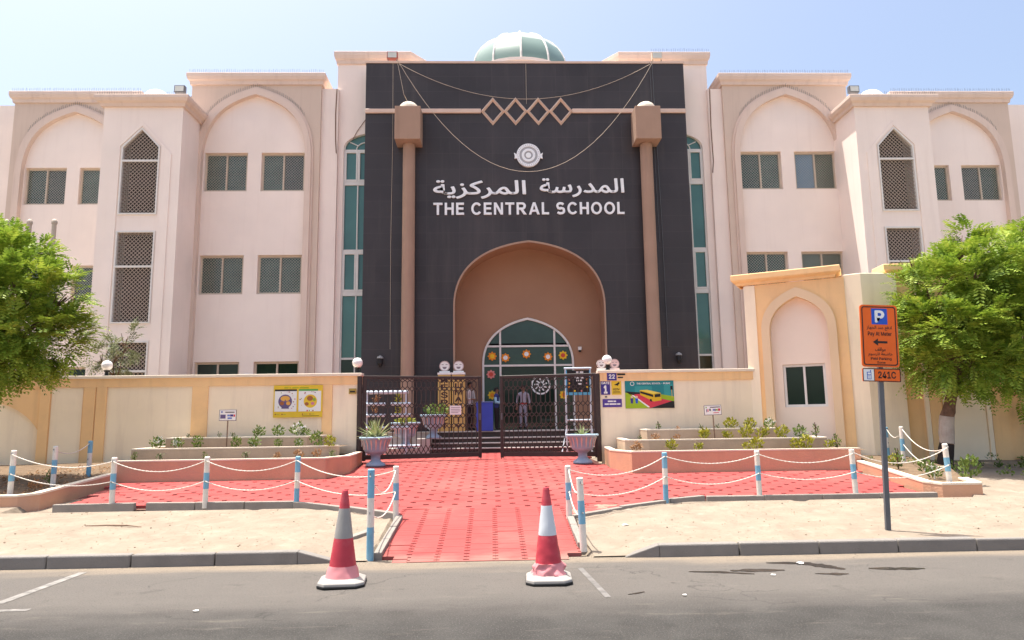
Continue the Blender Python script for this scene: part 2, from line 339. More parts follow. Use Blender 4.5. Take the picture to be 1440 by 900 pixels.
def link(name, me, parent=None, loc=None, rz=0):
    o = bpy.data.objects.new(name, me); col.objects.link(o)
    if parent: o.parent = parent
    if loc: o.location = loc
    if rz: o.rotation_euler = (0, 0, rz)
    return o
def empty(name, loc=(0,0,0), rz=0, parent=None):
    o = link(name, None, parent, loc, rz); o.empty_display_size = .2; return o
def tag(o, label=None, cat=None, group=None, kind=None):
    if label: o['label'] = label
    if cat: o['category'] = cat
    if group: o['group'] = group
    if kind: o['kind'] = kind
    return o
def bevel(o, wd=.01, seg=2):
    b = o.modifiers.new('bevel', 'BEVEL'); b.width = wd; b.segments = seg; b.limit_method = 'ANGLE'; b.angle_limit = R(40); return o
def copy_tree(o, parent=None):
    c = o.copy(); col.objects.link(c); c.parent = parent
    for ch in list(o.children): copy_tree(ch, c)
    return c

def arch(cx, wd, zs, zt, n=14, c1=.72, c2x=.5, c2z=.88):
    """pointed four-centred arch, left spring -> apex -> right spring"""
    h = zt-zs; pts = []
    for i in range(n+1):
        t = i/n; a = (1-t)**3; b = 3*t*(1-t)**2; c = 3*t*t*(1-t); d = t**3
        pts.append((wd*(a+b)+wd*c2x*c, zs+h*(c1*b+c2z*c+d)))
    return [(cx-x, z) for x, z in pts]+[(cx+x, z) for x, z in reversed(pts[:-1])]
def arch_open(cx, wd, z0, zs, zt, **k):
    return [(cx-wd, z0)]+arch(cx, wd, zs, zt, **k)+[(cx+wd, z0)]
def rect(x0, z0, x1, z1): return [(x0, z0), (x1, z0), (x1, z1), (x0, z1)]

# ---- text
_AR = {}
for c_ in range(0xFE80, 0xFEFD):
    d_ = unicodedata.decomposition(chr(c_)).split()
    if len(d_) == 2: _AR.setdefault(chr(int(d_[1], 16)), {})[d_[0]] = chr(c_)
def arabic(word):
    out = []
    def joins_next(ch): return '<initial>' in _AR.get(ch, {})
    for i, ch in enumerate(word):
        fm = _AR.get(ch)
        if not fm: out.append(ch); continue
        p = i > 0 and joins_next(word[i-1]); nx = i < len(word)-1 and word[i+1] in _AR and '<initial>' in fm
        key = '<medial>' if p and nx else '<final>' if p else '<initial>' if nx else '<isolated>'
        out.append(fm.get(key, fm.get('<isolated>')))
    return ''.join(reversed(out))
import os
def _font(fn):
    try: return bpy.data.fonts.load(os.path.join(bpy.utils.system_resource('DATAFILES'), 'fonts', fn))
    except Exception: return None
INTER_F = _font('Inter.woff2')
def text_mesh(body, offset=0., extrude=0., res=2):
    c = bpy.data.curves.new('text', 'FONT'); c.body = body; c.size = 1; c.extrude = extrude; c.resolution_u = res
    if INTER_F and all(ord(q) < 256 for q in body): c.font = INTER_F
    o = bpy.data.objects.new('text', c); col.objects.link(o); bpy.context.view_layer.update()
    me = bpy.data.meshes.new_from_object(o.evaluated_get(bpy.context.evaluated_depsgraph_get()))
    bpy.data.objects.remove(o); bpy.data.curves.remove(c)
    if offset:                                   # heavier weight: shifted copies, each a hair deeper
        V = [v.co.copy() for v in me.vertices]; F = [tuple(p.vertices) for p in me.polygons]; n = len(V); vv = []; ff = []
        sh = [(0,0)]+[(offset*math.cos(k*math.pi/4), offset*math.sin(k*math.pi/4)) for k in range(8)]
        for k, (dx, dy) in enumerate(sh):
            vv += [(v.x+dx, v.y+dy, v.z*(1-.02*k)) for v in V]; ff += [tuple(i+n*k for i in f) for f in F]
        me = bpy.data.meshes.new('text'); me.from_pydata(vv, [], ff)
    return me
def fit_text(body, x0, z0, x1, z1, y, M, name, parent, offset=.0, depth=.002, keep=False, res=2):
    """flat or raised text in the XZ plane, facing -Y, its box fitted to (x0,z0)-(x1,z1)"""
    me = text_mesh(body, offset, .5 if depth else 0, res)
    xs = [v.co.x for v in me.vertices]; ys = [v.co.y for v in me.vertices]
    sx = (x1-x0)/(max(xs)-min(xs)); sy = (z1-z0)/(max(ys)-min(ys))
    if keep: sx = sy = min(sx, sy)
    mx_, my_ = min(xs), min(ys); ox = x0+((x1-x0)-(max(xs)-mx_)*sx)/2; oz = z0+((z1-z0)-(max(ys)-my_)*sy)/2
    for v in me.vertices:
        a, b, c = v.co; v.co = (ox+(a-mx_)*sx, y-(c+.5)*depth, oz+(b-my_)*sy)
    me.materials.clear(); me.materials.append(M); me.name = name
    return link(name, me, parent)
def split_letters(o, name):
    """one mesh object for each letter of a text object (pieces that overlap in x belong together)"""
    bm = bmesh.new(); bm.from_mesh(o.data); bm.verts.ensure_lookup_table()
    seen = set(); isl = []
    for v in bm.verts:
        if v in seen: continue
        st = [v]; seen.add(v); g = []
        while st:
            q = st.pop(); g.append(q)
            for e in q.link_edges:
                w_ = e.other_vert(q)
                if w_ not in seen: seen.add(w_); st.append(w_)
        isl.append(g)
    grp = []
    for g in sorted(isl, key=lambda g: -len(g)):
        a = min(v.co.x for v in g); b = max(v.co.x for v in g)
        for q in grp:
            ov = min(b, q[1])-max(a, q[0])
            if ov > .5*(b-a) or ov > .5*(q[1]-q[0]): q[2] += g; q[0] = min(a, q[0]); q[1] = max(b, q[1]); break
        else: grp.append([a, b, list(g)])
    res = []
    for a, b, g in sorted(grp, key=lambda q: q[0]):
        idx = {v: i for i, v in enumerate(g)}; s_ = set(g)
        fs = [tuple(idx[v] for v in f.verts) for f in bm.faces if f.verts[0] in s_]
        me = bpy.data.meshes.new(name); me.from_pydata([v.co[:] for v in g], [], fs); me.materials.append(o.data.materials[0])
        res.append(link(name, me, o.parent))
    bm.free(); bpy.data.objects.remove(o); return res
def flat(name, pts, y, M, parent, th=.002):
    return MB().plate(pts, [], y-th, y).build(name, M, parent)
def disc(cx, cz, r_, n=20, sx=1.): return [(cx+r_*sx*math.cos(2*math.pi*k/n), cz+r_*math.sin(2*math.pi*k/n)) for k in range(n)]

def lerp(x, xs, ys):
    if x <= xs[0]: return ys[0]
    for i in range(len(xs)-1):
        if x <= xs[i+1]: return ys[i]+(ys[i+1]-ys[i])*(x-xs[i])/(xs[i+1]-xs[i])
    return ys[-1]
def gp(y): return lerp(y, [8.75, 11.4, 18.2], [.004, .29, .66])              # level of the red paving
def gs(x, y):                                                               # level of the sand
    t = max(0, min(1, (x+3.75)/.5)) if x < -1.5 else max(0, min(1, (.85-x)/.5))
    k = lerp(y, [8.9, 11.4, 18.2], [.145, .285, .655])
    q = lerp(y, [8.75, 11.4, 18.2], [0, .285, .655])
    return k*(1-t)+q*t

def stroke(pts, w_):
    """outline of a thick polyline with mitred joins"""
    P = [Vector((p[0], p[1])) for p in pts]; L_ = []; R_ = []; n = len(P)
    for i in range(n):
        d0 = (P[i]-P[i-1]).normalized() if i else (P[1]-P[0]).normalized(); d1 = (P[i+1]-P[i]).normalized() if i < n-1 else d0
        n0 = Vector((-d0.y, d0.x)); n1 = Vector((-d1.y, d1.x)); mt = (n0+n1).normalized(); k = w_/2/max(.4, mt.dot(n0))
        L_.append(P[i]+mt*k); R_.append(P[i]-mt*k)
    return [tuple(p) for p in R_]+[tuple(p) for p in reversed(L_)]
def capital(c):
    """bold sans capital of height 1: (advance width, list of (outer, holes))"""
    s = .2
    def arc(cx, cz, rx, rz, a0, a1, n=18): return [(cx+rx*math.cos(R(a0+(a1-a0)*i/n)), cz+rz*math.sin(R(a0+(a1-a0)*i/n))) for i in range(n+1)]
    if c == 'T': return .78, [([(.29,0),(.49,0),(.49,.83),(.78,.83),(.78,1),(0,1),(0,.83),(.29,.83)], [])]
    if c == 'H': return .78, [([(0,0),(.2,0),(.2,.43),(.58,.43),(.58,0),(.78,0),(.78,1),(.58,1),(.58,.6),(.2,.6),(.2,1),(0,1)], [])]
    if c == 'E': return .68, [([(0,0),(.68,0),(.68,.17),(.2,.17),(.2,.43),(.63,.43),(.63,.6),(.2,.6),(.2,.83),(.67,.83),(.67,1),(0,1)], [])]
    if c == 'L': return .62, [([(0,0),(.62,0),(.62,.17),(.2,.17),(.2,1),(0,1)], [])]
    if c == 'N': return .78, [([(0,0),(.19,0),(.19,.66),(.57,0),(.78,0),(.78,1),(.59,1),(.59,.35),(.21,1),(0,1)], [])]
    if c == 'A': return .92, [([(0,0),(.21,0),(.28,.22),(.64,.22),(.71,0),(.92,0),(.57,1),(.35,1)], [[(.34,.39),(.58,.39),(.46,.77)]])]
    if c == 'O': return .94, [(arc(.47,.5,.47,.515,0,360,32)[:-1], [arc(.47,.5,.27,.345,0,360,32)[:-1]])]
    if c == 'C': return .88, [(arc(.46,.5,.46,.515,38,322,28)+arc(.46,.5,.26,.345,322,38,28), [])]
    if c == 'R': return .86, [([(0,0),(.2,0),(.2,.4),(.32,.4),(.60,0),(.86,0),(.56,.42)]+arc(.50,.705,.30,.295,-70,90,12)+[(0,1)], [[(.2,.57)]+arc(.47,.705,.12,.135,-90,90,8)+[(.2,.84)]])]
    if c == 'S':
        cl = arc(.385,.725,.275,.19,25,190,9)+arc(.42,.60,.31,.12,200,262,3)[1:]+arc(.36,.39,.31,.13,80,20,3)+arc(.385,.275,.30,.195,15,-150,9)
        return .78, [(stroke(cl, .185), [])]
def sign_caps(text, x0, x1, z0, z1, y0, y1, M, parent, gap=.11, space=.36):
    tot = sum((capital(c)[0]+gap) if c != ' ' else space for c in text)-gap; sx = (x1-x0)/tot; sz = z1-z0; x = 0
    for c in text:
        if c == ' ': x += space; continue
        w_, polys = capital(c); mb = MB()
        for o_, hs in polys: mb.plate([(x0+(x+a)*sx, z0+b*sz) for a, b in o_], [[(x0+(x+a)*sx, z0+b*sz) for a, b in h] for h in hs], y0, y1)
        mb.build('letter', M, parent); x += w_+gap
# ================================================================ SETTING
rng = random.Random(4)
mb = MB(); mb.add([(-400,-300,-.03),(400,-300,-.03),(400,400,-.03),(-400,400,-.03)], [(0,1,2,3)])
tag(mb.build('ground', SAND), kind='structure')
mb = MB()
xs = [-120,-60]+[-30+i*1.5 for i in range(41)]+[60,120]; ys = [1.2,2]+[3+i*.5 for i in range(12)]+[8.97]
for y in ys:
    for x in xs: mb.v.append((x, y, 0))
for j in range(len(ys)-1):
    for i in range(len(xs)-1): a = j*len(xs)+i; mb.f.append((a, a+1, a+1+len(xs), a+len(xs))); mb.mi.append(0)
tag(mb.build('road', ASPH), kind='structure')
mb = MB(); mb.add([(-120,-9,.12),(120,-9,.12),(120,1.2,.12),(-120,1.2,.12),(-120,1.2,-.02),(120,1.2,-.02)], [(0,1,2,3),(3,2,5,4)])  # pale pavement out of view, added to bounce light onto the facade
tag(mb.build('bounce_pavement', mat('bounce_pavement_pale', (.42,.385,.345), .9, .08, 2, .2, 40, .15)), kind='structure')
# sand verge: from the kerb up to the school wall
mb = MB()
xs = [-120,-60,-40,-30,-24]+[-20+i*.5 for i in range(18)]+[-11+i*.08 for i in range(251)]+[9.2+i*.5 for i in range(22)]+[24,30,40,60,120]; ys = [8.9+i*.06 for i in range(60)]+[12.6,12.9,13.2]+[13.5+i*.4 for i in range(14)]+[19.2+i for i in range(6)]+[30,45,70]
from mathutils import noise as mnoise
drg = random.Random(77)
DENT = [(drg.uniform(-10.5,8.5), drg.uniform(9.2,12), drg.uniform(.07,.16), drg.uniform(.012,.035), drg.uniform(0,3.1)) for _ in range(170)]
def dent(x, y):
    z = 0
    for a, b, r_, h, t in DENT:
        dx, dy = x-a, y-b
        if abs(dx) < .4 and abs(dy) < .4:
            u = dx*math.cos(t)+dy*math.sin(t); v = -dx*math.sin(t)+dy*math.cos(t); q = (u/(1.7*r_))**2+(v/r_)**2
            if q < 2.2: z += -h*math.exp(-q*1.6)+.45*h*math.exp(-(q-1.5)**2*4)
    return z
def sandz(x, y):
    near = max(0, min(1, (y-8.95)*4))
    z = gs(x, y)+near*(.03*mnoise.noise((x*.7, y*.9, 0))+.016*mnoise.noise((x*2.6, y*3, 4))+.010*mnoise.noise((x*6, y*6, 8)))
    if 9.05 < y < 12: z += dent(x, y)
    if -9.3 < x < 6.9 and y > 11.9 or (-2.8 < x < -.1): z = min(z, gp(y)-.10)     # sinks beneath the paving
    if -9.3 < x < 6.9 and y > 11.7: z = min(z, gp(y)-.02)
    return z
for y in ys:
    for x in xs: mb.v.append((x, y, sandz(x, y)))
for j in range(len(ys)-1):
    for i in range(len(xs)-1): a = j*len(xs)+i; mb.f.append((a, a+1, a+1+len(xs), a+len(xs))); mb.mi.append(0)
so_ = tag(mb.build('sand_verge', SAND, smooth=True), kind='structure')

# pebbles and clods lying on the sand: too many and small to pick apart
mb = MB()
for k in range(520):
    while True:
        x = rng.uniform(-10, 8); y = rng.uniform(9.1, 11.9)
        if x < -4.6 and y < 12.0 or x > 1.7 and y < 11.7 or (x < -3.2 and y < 11) or (x > .4 and y < 10.8): break
    r_ = rng.choice([.004,.005,.006,.007,.008,.01,.014]); z = sandz(x, y)
    mb.lathe([(r_*.7,-.004),(r_,r_*.3),(r_*.5,r_*.8)], 5, (x, y, z), rng.random()*6)
for k in range(260):                                                   # dry leaf scraps among them
    x = rng.uniform(-10,8); y = rng.uniform(9.1,11.8)
    if -3.0 < x < .3 or (-4.7 < x < 1.8 and y > 11): continue
    z = sandz(x,y)+.004; a = rng.uniform(0,6.28); l = rng.uniform(.015,.045)
    mb.add([(x,y,z),(x+l*math.cos(a),y+l*math.sin(a),z+.01),(x+l*math.cos(a+.6)*.8,y+l*math.sin(a+.6)*.8,z+.004)],[(0,1,2)])
tag(mb.build('pebbles', mat('pebble', (.26, .2, .14), .9, .3, 3)), 'small pebbles and dry scraps scattered over the sand verge', 'pebbles', kind='stuff')
sw = MB().tube([(-7.2,10.6,sandz(-7.2,10.6)+.012),(-6.9,10.62,sandz(-6.9,10.62)+.02),(-6.6,10.58,sandz(-6.6,10.58)+.02),(-6.35,10.5,sandz(-6.35,10.5)+.01)], [.006,.009,.009,.004], 6).build('twig', BARK)
tag(sw, 'thin dry brown twig lying on the left sand verge', 'twig')

# kerbs along the road: one stone after another
def kerb(name, x0, x1, end, label):
    k = tag(empty(name), kind='structure')
    L = 1.0; n = int(round(abs(x1-x0)/L)); d = 1 if x1 > x0 else -1
    for i in range(n):
        a = x0+d*i*L; b = a+d*(L-.012); a, b = min(a,b), max(a,b); jz = rng.uniform(-.006,.006); jy = rng.uniform(-.006,.006)
        mb = MB(); mb.cur = 0; mb.box(a, 8.84+jy, -.05, b, 8.99+jy, .15+jz)
        o = mb.build('kerb_stone', [KERB], k); bevel(o, .018, 2)
    # dropped end stone
    a, b = x0, x0-d*end
    mb = MB()
    if d < 0: mb.hexa([(a,8.84,-.05),(b,8.86,-.05),(b,8.99,-.05),(a,8.99,-.05)], [(a,8.84,.15),(b,8.86,.012),(b,8.99,.012),(a,8.99,.15)])
    else: mb.hexa([(b,8.86,-.05),(a,8.84,-.05),(a,8.99,-.05),(b,8.99,-.05)], [(b,8.86,.012),(a,8.84,.15),(a,8.99,.15),(b,8.99,.012)])
    bevel(mb.build('kerb_stone', KERB, k), .012, 2)
kerb('kerb_left', -3.66, -23.66, .5, '')
kerb('kerb_right', .76, 20.76, .42, '')

# red block paving
def inside(px, py, poly):
    c = False; n = len(poly)
    for i in range(n):
        (x1, y1), (x2, y2) = poly[i], poly[(i+1) % n]
        if (y1 > py) != (y2 > py) and px < (x2-x1)*(py-y1)/(y2-y1)+x1: c = not c
    return c
PAVE = [(-2.66,8.8),(-.22,8.8),(-.17,10.82),(1.6,11.86),(2.2,12.2),(6.35,12.12),(6.75,15.6),(1.95,15.6),(1.35,17.4),(1.5,23.2),(-5.8,23.2),(-4.6,17.4),(-4.9,15.6),(-9.35,15.6),(-8.55,12.3),(-4.65,12.2),(-2.7,11.02)]
pav = tag(empty('paving'), kind='structure')
mb = MB()                                                             # bedding visible in the joints and holes
bx = [(-9.4+i*.4) for i in range(42)]; by = [8.78+.2*i for i in range(73)]
bedpts = [(x,y) for y in by for x in bx]
for x, y in bedpts: mb.v.append((x, y, gp(y)-.05))
for j in range(len(by)-1):
    for i in range(len(bx)-1):
        if inside(bx[i]+.2, by[j]+.1, PAVE): a = j*len(bx)+i; mb.f.append((a,a+1,a+1+len(bx),a+len(bx))); mb.mi.append(0)
mb.build('bedding', mat('paving_bed', (.10,.035,.03), .95, .3, 3, c2=(.24,.16,.12), c2amt=.9, c2scale=1.5), pav)
def block_mb(mb, cx, cy, PW, PD, nt_, nd):
    """one block: an I-shaped top, notched at both ends, following the slope of the ground"""
    w_, d_ = PW/2-.0012, PD/2-.0012
    pts = [(-w_,-d_),(w_,-d_),(w_,-nd),(w_-nt_,-nd),(w_-nt_,nd),(w_,nd),(w_,d_),(-w_,d_),(-w_,nd),(-w_+nt_,nd),(-w_+nt_,-nd),(-w_,-nd)]
    j = rng.uniform(-.0015,.0015)+(-.007 if rng.random() < .02 else 0); t = rng.uniform(-.004,.004)
    top = [(cx+x, cy+y, gp(cy+y)+j+t*x) for x, y in pts]; bot = [(a, b, c-.045) for a, b, c in top]
    mb.add(top+bot, [(0,1,2,3,10,11),(3,4,9,10),(4,5,6,7,8,9)]+[(i,12+i,12+(i+1)%12,(i+1)%12) for i in range(12)])
cells = []
def lay(y0, y1, PW, PD, nt_, nd, stagger):
    for j in range(int(round((y1-y0)/PD))):
        cy = y0+PD*(j+.5); off = PW/2 if stagger and j % 2 else 0
        for i in range(-40, 40):
            cx = -1.44+PW*i+off
            ok = [inside(cx+sx*PW*.40, cy+sy*PD*.35, PAVE) for sx in (-1,1) for sy in (-1,1)]
            if all(ok): cells.append((cx, cy, PW, PD, nt_, nd))
            elif any(ok):                                   # cut pieces along the edges
                for h in (-1,1):
                    hx = cx+h*PW/4
                    if all(inside(hx+sx*PW*.2, cy+sy*PD*.35, PAVE) for sx in (-1,1) for sy in (-1,1)): cells.append((hx, cy, PW/2, PD, .01, .01))
lay(8.8, 11.56, .36, .12, .036, .015, False)
lay(11.56, 23.2, .48, .254, .046, .040, True)
rest = MB()
for k, cl in enumerate(cells):
    if k < 300: q = MB(); block_mb(q, *cl); q.build('paver', PAVER, pav)
    else: block_mb(rest, *cl)
tag(rest.build('pavers', PAVER, pav), kind='stuff')

# edging stones between paving and sand
edge = tag(empty('edging'), kind='structure')
def edging(p, q, L=.95, h=.07, wd=.10, M=CONC, drop=0):
    p = Vector((*p,0)); q = Vector((*q,0)); d = q-p; n = max(1, round(d.length/L)); u = d.normalized(); nn = Vector((-u.y,u.x,0))*wd/2
    for i in range(n):
        a = p+d*(i/n)+u*.006; b = p+d*((i+1)/n)-u*.006; j = rng.uniform(-.012,.012)
        za, zb = gp(a.y)+h+j-drop, gp(b.y)+h+j+rng.uniform(-.006,.006)-drop
        o = MB().hexa([(*(a-nn).xy,za-.25),(*(b-nn).xy,zb-.25),(*(b+nn).xy,zb-.25),(*(a+nn).xy,za-.25)],[(*(a-nn).xy,za),(*(b-nn).xy,zb),(*(b+nn).xy,zb),(*(a+nn).xy,za)]).build('edging_stone', M, edge)
        bevel(o, .01, 2)
edging((-8.65,12.22),(-7.3,12.22)); edging((-7.1,12.2),(-4.62,12.12)); edging((-4.6,12.08),(-2.72,10.98)); edging((-2.7,10.9),(-2.72,9.0),.63,.06)
edging((-3.0,10.2),(-3.35,9.65),.7,.05,.12)
edging((-.15,9.25),(-.13,10.7),.5,.06); edging((-.08,10.82),(1.55,11.76),.9,.04); edging((1.65,11.84),(2.3,12.08),.7,.04); edging((2.35,12.1),(6.3,12.02),1.,.045)

# worn paint lines on the road
LINE = mat('worn_line_paint', (.24,.226,.208), .9, .25, 9, .2, 50, c2=(.1,.095,.088), c2amt=1, c2scale=6)
ml = tag(empty('road_marking'), kind='structure')
MB().add([(-6.13,7.2,.004),(-6.03,7.2,.004),(-6.02,8.6,.004),(-6.12,8.6,.004)],[(0,1,2,3)]).build('painted_line', LINE, ml)
MB().add([(-6.6,6.88,.004),(-5.62,6.9,.004),(-5.62,6.98,.004),(-6.6,6.96,.004)],[(0,1,2,3)]).build('painted_line', LINE, ml)
MB().add([(-.22,6.95,.004),(-.16,6.97,.004),(-.26,8.3,.004),(-.32,8.28,.004)],[(0,1,2,3)]).build('painted_line', mat('faded_line_paint', (.17,.16,.15), .9, .25, 9, .2, 50, c2=(.09,.085,.08), c2amt=1, c2scale=5), ml)
WET = mat('wet_asphalt', (.022,.02,.018), .25, .2, 6, .1, 60, .5)
def stain(pts, wd, label, seed):
    """wet patch: an irregular closed outline laid 4 mm above the asphalt"""
    rr = random.Random(seed); L_ = []; R_ = []
    P = [Vector((*p,0)) for p in pts]; fine = []
    for i in range(len(P)-1):
        for t in range(6): fine.append(P[i].lerp(P[i+1], t/6))
    fine.append(P[-1])
    n = len(fine)
    for i, p in enumerate(fine):
        d = (fine[min(i+1,n-1)]-fine[max(0,i-1)]).normalized(); nn = Vector((-d.y,d.x,0)); k = wd*(.25+math.sin(math.pi*(i+.4)/(n+.2)))*rr.uniform(.6,1.3)
        L_.append(p+nn*k*.5); R_.append(p-nn*k*.5)
    vs_ = [(v.x,v.y,.004) for v in L_]+[(v.x,v.y,.004) for v in R_]
    o = MB().add(vs_, [(n+i, n+i+1, i+1, i) for i in range(n-1)]).build('puddle', WET)
    tag(o, label, 'puddle', 'wet patches on the road', )
stain([(.88,8.0),(1.2,7.95),(1.55,7.82)], .07, 'long thin wet streak on the road, leftmost of the dark patches', 1)
stain([(1.35,8.0),(1.6,8.0),(1.95,7.98)], .12, 'wide dark wet patch on the road between the streak and the kerbside trickle', 2)
stain([(1.9,8.38),(2.3,8.33),(2.5,8.12),(2.62,7.96)], .14, 'dark wet trickle on the road running out from the kerb', 3)
stain([(2.2,7.78),(2.4,7.74),(2.55,7.74)], .08, 'small dark wet patch on the road below the kerbside trickle', 4)
stain([(2.9,7.98),(3.2,7.94),(3.5,7.92)], .1, 'faint wet patch on the road, rightmost of the dark patches', 5)
stain([(.02,7.05),(.1,7.08),(.2,7.14)], .03, 'tiny dark oil mark on the road beside the end of the worn line', 6)
def litter(name, x, y, z, s, label, M, cat='litter'):
    rr = random.Random(int(x*100)); mb = MB(); n = 7
    mb.add([(x,y,z+s*.5)]+[(x+s*math.cos(k*.9)*rr.uniform(.6,1.2), y+s*.8*math.sin(k*.9)*rr.uniform(.6,1.2), z+.005+s*.35*rr.random()) for k in range(n)], [(0,k+1,(k+1)%n+1) for k in range(n)])
    tag(mb.build(name, M), label, cat)
litter('paper_scrap', 2.25, 8.28, .005, .05, 'crumpled white paper scrap at the kerbside trickle on the road', WHITE)
litter('paper_scrap', 1.72, 7.72, .005, .03, 'small white paper scrap on the road between the wet patches', WHITE)
litter('paper_scrap', .55, 6.95, .005, .025, 'tiny white paper scrap on the road right of the worn line', WHITE)
litter('plastic_scrap', .6, 10.2, sandz(.6,10.2), .06, 'pale plastic scrap on the sand behind the right kerb', mat('dusty_plastic', (.62,.55,.46), .7))
litter('paper_scrap', -4.0, 6.75, .005, .03, 'white paper scrap on the road in front of the left kerb', WHITE)

# ================================================================ SCHOOL BUILDING
SB = tag(empty('school_building', (0,0,0)), 'three-storey pink school with a black portal, white lettering and arched bays', 'school')
WIN_ROWS = [(10.19,11.68),(6.32,7.77),(2.35,3.87)]
_wcache = {}
def diag_grille(w_, h_, pitch, r_, y):
    """diamond mesh: two families of thin flat bars clipped to the rectangle"""
    mb = MB()
    for s_ in (1,-1):
        k = -h_
        while k < w_:
            # line x = k + t (s=1), z = t ; or mirrored
            t0 = max(0,-k); t1 = min(h_, w_-k)
            if t1-t0 > .02:
                a = (k+t0, t0); b = (k+t1, t1)
                if s_ < 0: a = (w_-a[0], a[1]); b = (w_-b[0], b[1])
                mb.bar((a[0],y,a[1]),(b[0],y,b[1]), r_, r_*.6, (0,1,0))
            k += pitch
        y += r_*.3
    return mb
def window(x0, x1, z0, z1, y, glass=None, grille=True, frame=FRAMEB, parent=SB, fw=.07, name='window'):
    """sliding window in a reveal: frame with mullion, two panes, diamond mesh guard"""
    w_, h_ = x1-x0, z1-z0
    glass = glass or tuple(rng.choice([GLASSW,GLASSW,GLASSW2,GLASSW3]) for _ in (0,1))
    key = (round(w_,3), round(h_,3), grille, frame.name, fw)
    if key not in _wcache:
        mb = MB(); mb.plate(rect(0,0,w_,h_), [rect(fw,fw,w_/2-fw*.45,h_-fw), rect(w_/2+fw*.45,fw,w_-fw,h_-fw)], -.05, .03)
        mb.box(-.02,-.075,-.045,w_+.02,.03,-.001)
        P_ = MB().box(0,0,0,w_/2-fw*1.35,.01,h_-2*fw-.002).mesh('pane', GLASS)
        G_ = diag_grille(w_-.1, h_-.1, .105, .0075, -.055).mesh('grille', GRILLE) if grille else None
        _wcache[key] = (mb.mesh('window', frame), P_, G_)
    F_, P_, G_ = _wcache[key]
    o = link(name, F_, parent, (x0, y, z0))
    for i in (0,1):
        p = link('pane', P_, o, (fw-.003+i*(w_/2-fw*.55), .0+.012*i, fw))
        if glass[i] is not GLASS:
            p.material_slots[0].link = 'OBJECT'; p.material_slots[0].material = glass[i]
    if G_: link('grille', G_, o, (.05,0,.05))
    return o

def spikes(mb, pts, step=.07, h=.1):
    for i in range(len(pts)-1):
        a = Vector(pts[i]); b = Vector(pts[i+1]); n = max(1, int((b-a).length/step))
        for k in range(n):
            p = a.lerp(b, (k+.5)/n)
            mb.tube([p, p+Vector((rng.uniform(-.015,.015), rng.uniform(-.06,.01), h))], .0055, 3, False)

CORN = lambda z0, z1, o: [(0,z0),(o*.35,z0+.002),(o*.45,z0+(z1-z0)*.28),(o*.8,z0+(z1-z0)*.42),(o*.95,z0+(z1-z0)*.62),(o,z0+(z1-z0)*.66),(o,z1-.02),(o-.02,z1),(-.3,z1)]
def bay(cx, Y, dz, rows, glass=None):
    x0, x1 = cx-2.41, cx+2.41
    oa = arch(cx, 2.19, 11.4, 14.22); ia = arch(cx, 1.90, 11.3, 13.90)
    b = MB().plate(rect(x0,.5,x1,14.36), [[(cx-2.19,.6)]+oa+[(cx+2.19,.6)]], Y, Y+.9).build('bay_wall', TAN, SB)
    O_ = [(cx-2.19,.6)]+oa+[(cx+2.19,.6)]; I_ = [(cx-1.90,.6)]+ia+[(cx+1.90,.6)]
    # moulding: an outer step and a prouder inner band
    mid = [((a[0]*.25+c[0]*.75), (a[1]*.25+c[1]*.75)) for a, c in zip(I_, O_)]
    r_ = MB(); r_.ring(O_, mid, Y-.05, Y+.3); r_.ring(mid, I_, Y-.11, Y+.3)
    r_.build('arch_moulding', MOULD, b)
    holes = []
    for (z0, z1) in rows:
        for (a, c) in ((-1.85,-.265),(.24,1.85)): holes.append((cx+a, z0, cx+c, z1))
    out = [(cx-1.93,.6)]+arch(cx, 1.93, 11.3, 13.95)+[(cx+1.93,.6)]
    MB().plate(out, [rect(*h) for h in holes], Y+.1, Y+.33).build('recessed_panel', PINK2, b)
    for i, h in enumerate(holes):
        window(h[0]+.004, h[2]-.004, h[1]+.004, h[3]-.004, Y+.25, (glass or {}).get(i), i < 4)
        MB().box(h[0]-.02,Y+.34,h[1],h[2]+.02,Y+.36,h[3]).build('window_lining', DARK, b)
    MB().sweep([(x0,Y+1.6),(x0,Y),(x1,Y),(x1,Y+1.6)], CORN(14.30,14.74,.17)).build('cornice', MOULD, b)
    s_ = MB(); spikes(s_, [(x0-.1,Y-.1,14.74),(x1+.1,Y-.1,14.74)], .07, .13)
    top = [p for p in oa if p[1] > 13.0]
    spikes(s_, [(p[0], Y-.03, p[1]+.0) for p in top], .07, .13)
    tag(s_.build('bird_spikes', GREY, b), kind='stuff')
    return b
GD = {4:(GLASSD,GLASSD),5:(GLASSD,GLASSD)}
bay(-10.03, 25.0, 0, WIN_ROWS, GD)
bay(10.06, 25.0, 0, WIN_ROWS, {1:(GLASSB,GLASSW), 4:(GLASSD,GLASSD),5:(GLASSD,GLASSD)})
bay(-17.55, 26.5, 0, WIN_ROWS, GD)
bay(17.58, 26.5, 0, WIN_ROWS, GD)

# plain wall planes between and behind the bays
def holes_for(xs_): return xs_
TWL = (-6.80,-5.2); TWR = (5.3,6.86)
zt0, zts, ztt = 3.3, 11.9, 12.5
MB().plate(rect(-15.2,.5,-12.4,14.2), [], 25.75, 26.6).build('facade_wall', PINK, SB)
MB().plate(rect(12.4,.5,15.2,14.2), [], 25.75, 26.6).build('facade_wall', PINK, SB)
MB().plate(rect(-7.64,.5,-7.0,14.22), [], 25.12, 26.0).build('link_wall', PINK, SB)
MB().plate(rect(7.12,.5,7.66,14.22), [], 25.12, 26.0).build('link_wall', PINK, SB)
MB().box(-40,27.6,.4,-19.9,29,14.72).build('far_wing_wall', PINK2, SB)
MB().box(19.9,27.6,.4,40,29,14.74).build('far_wing_wall', PINK2, SB)
MB().box(-19.9,27.5,13.9,19.9,40,14.0).build('roof_slab', CONC, SB)

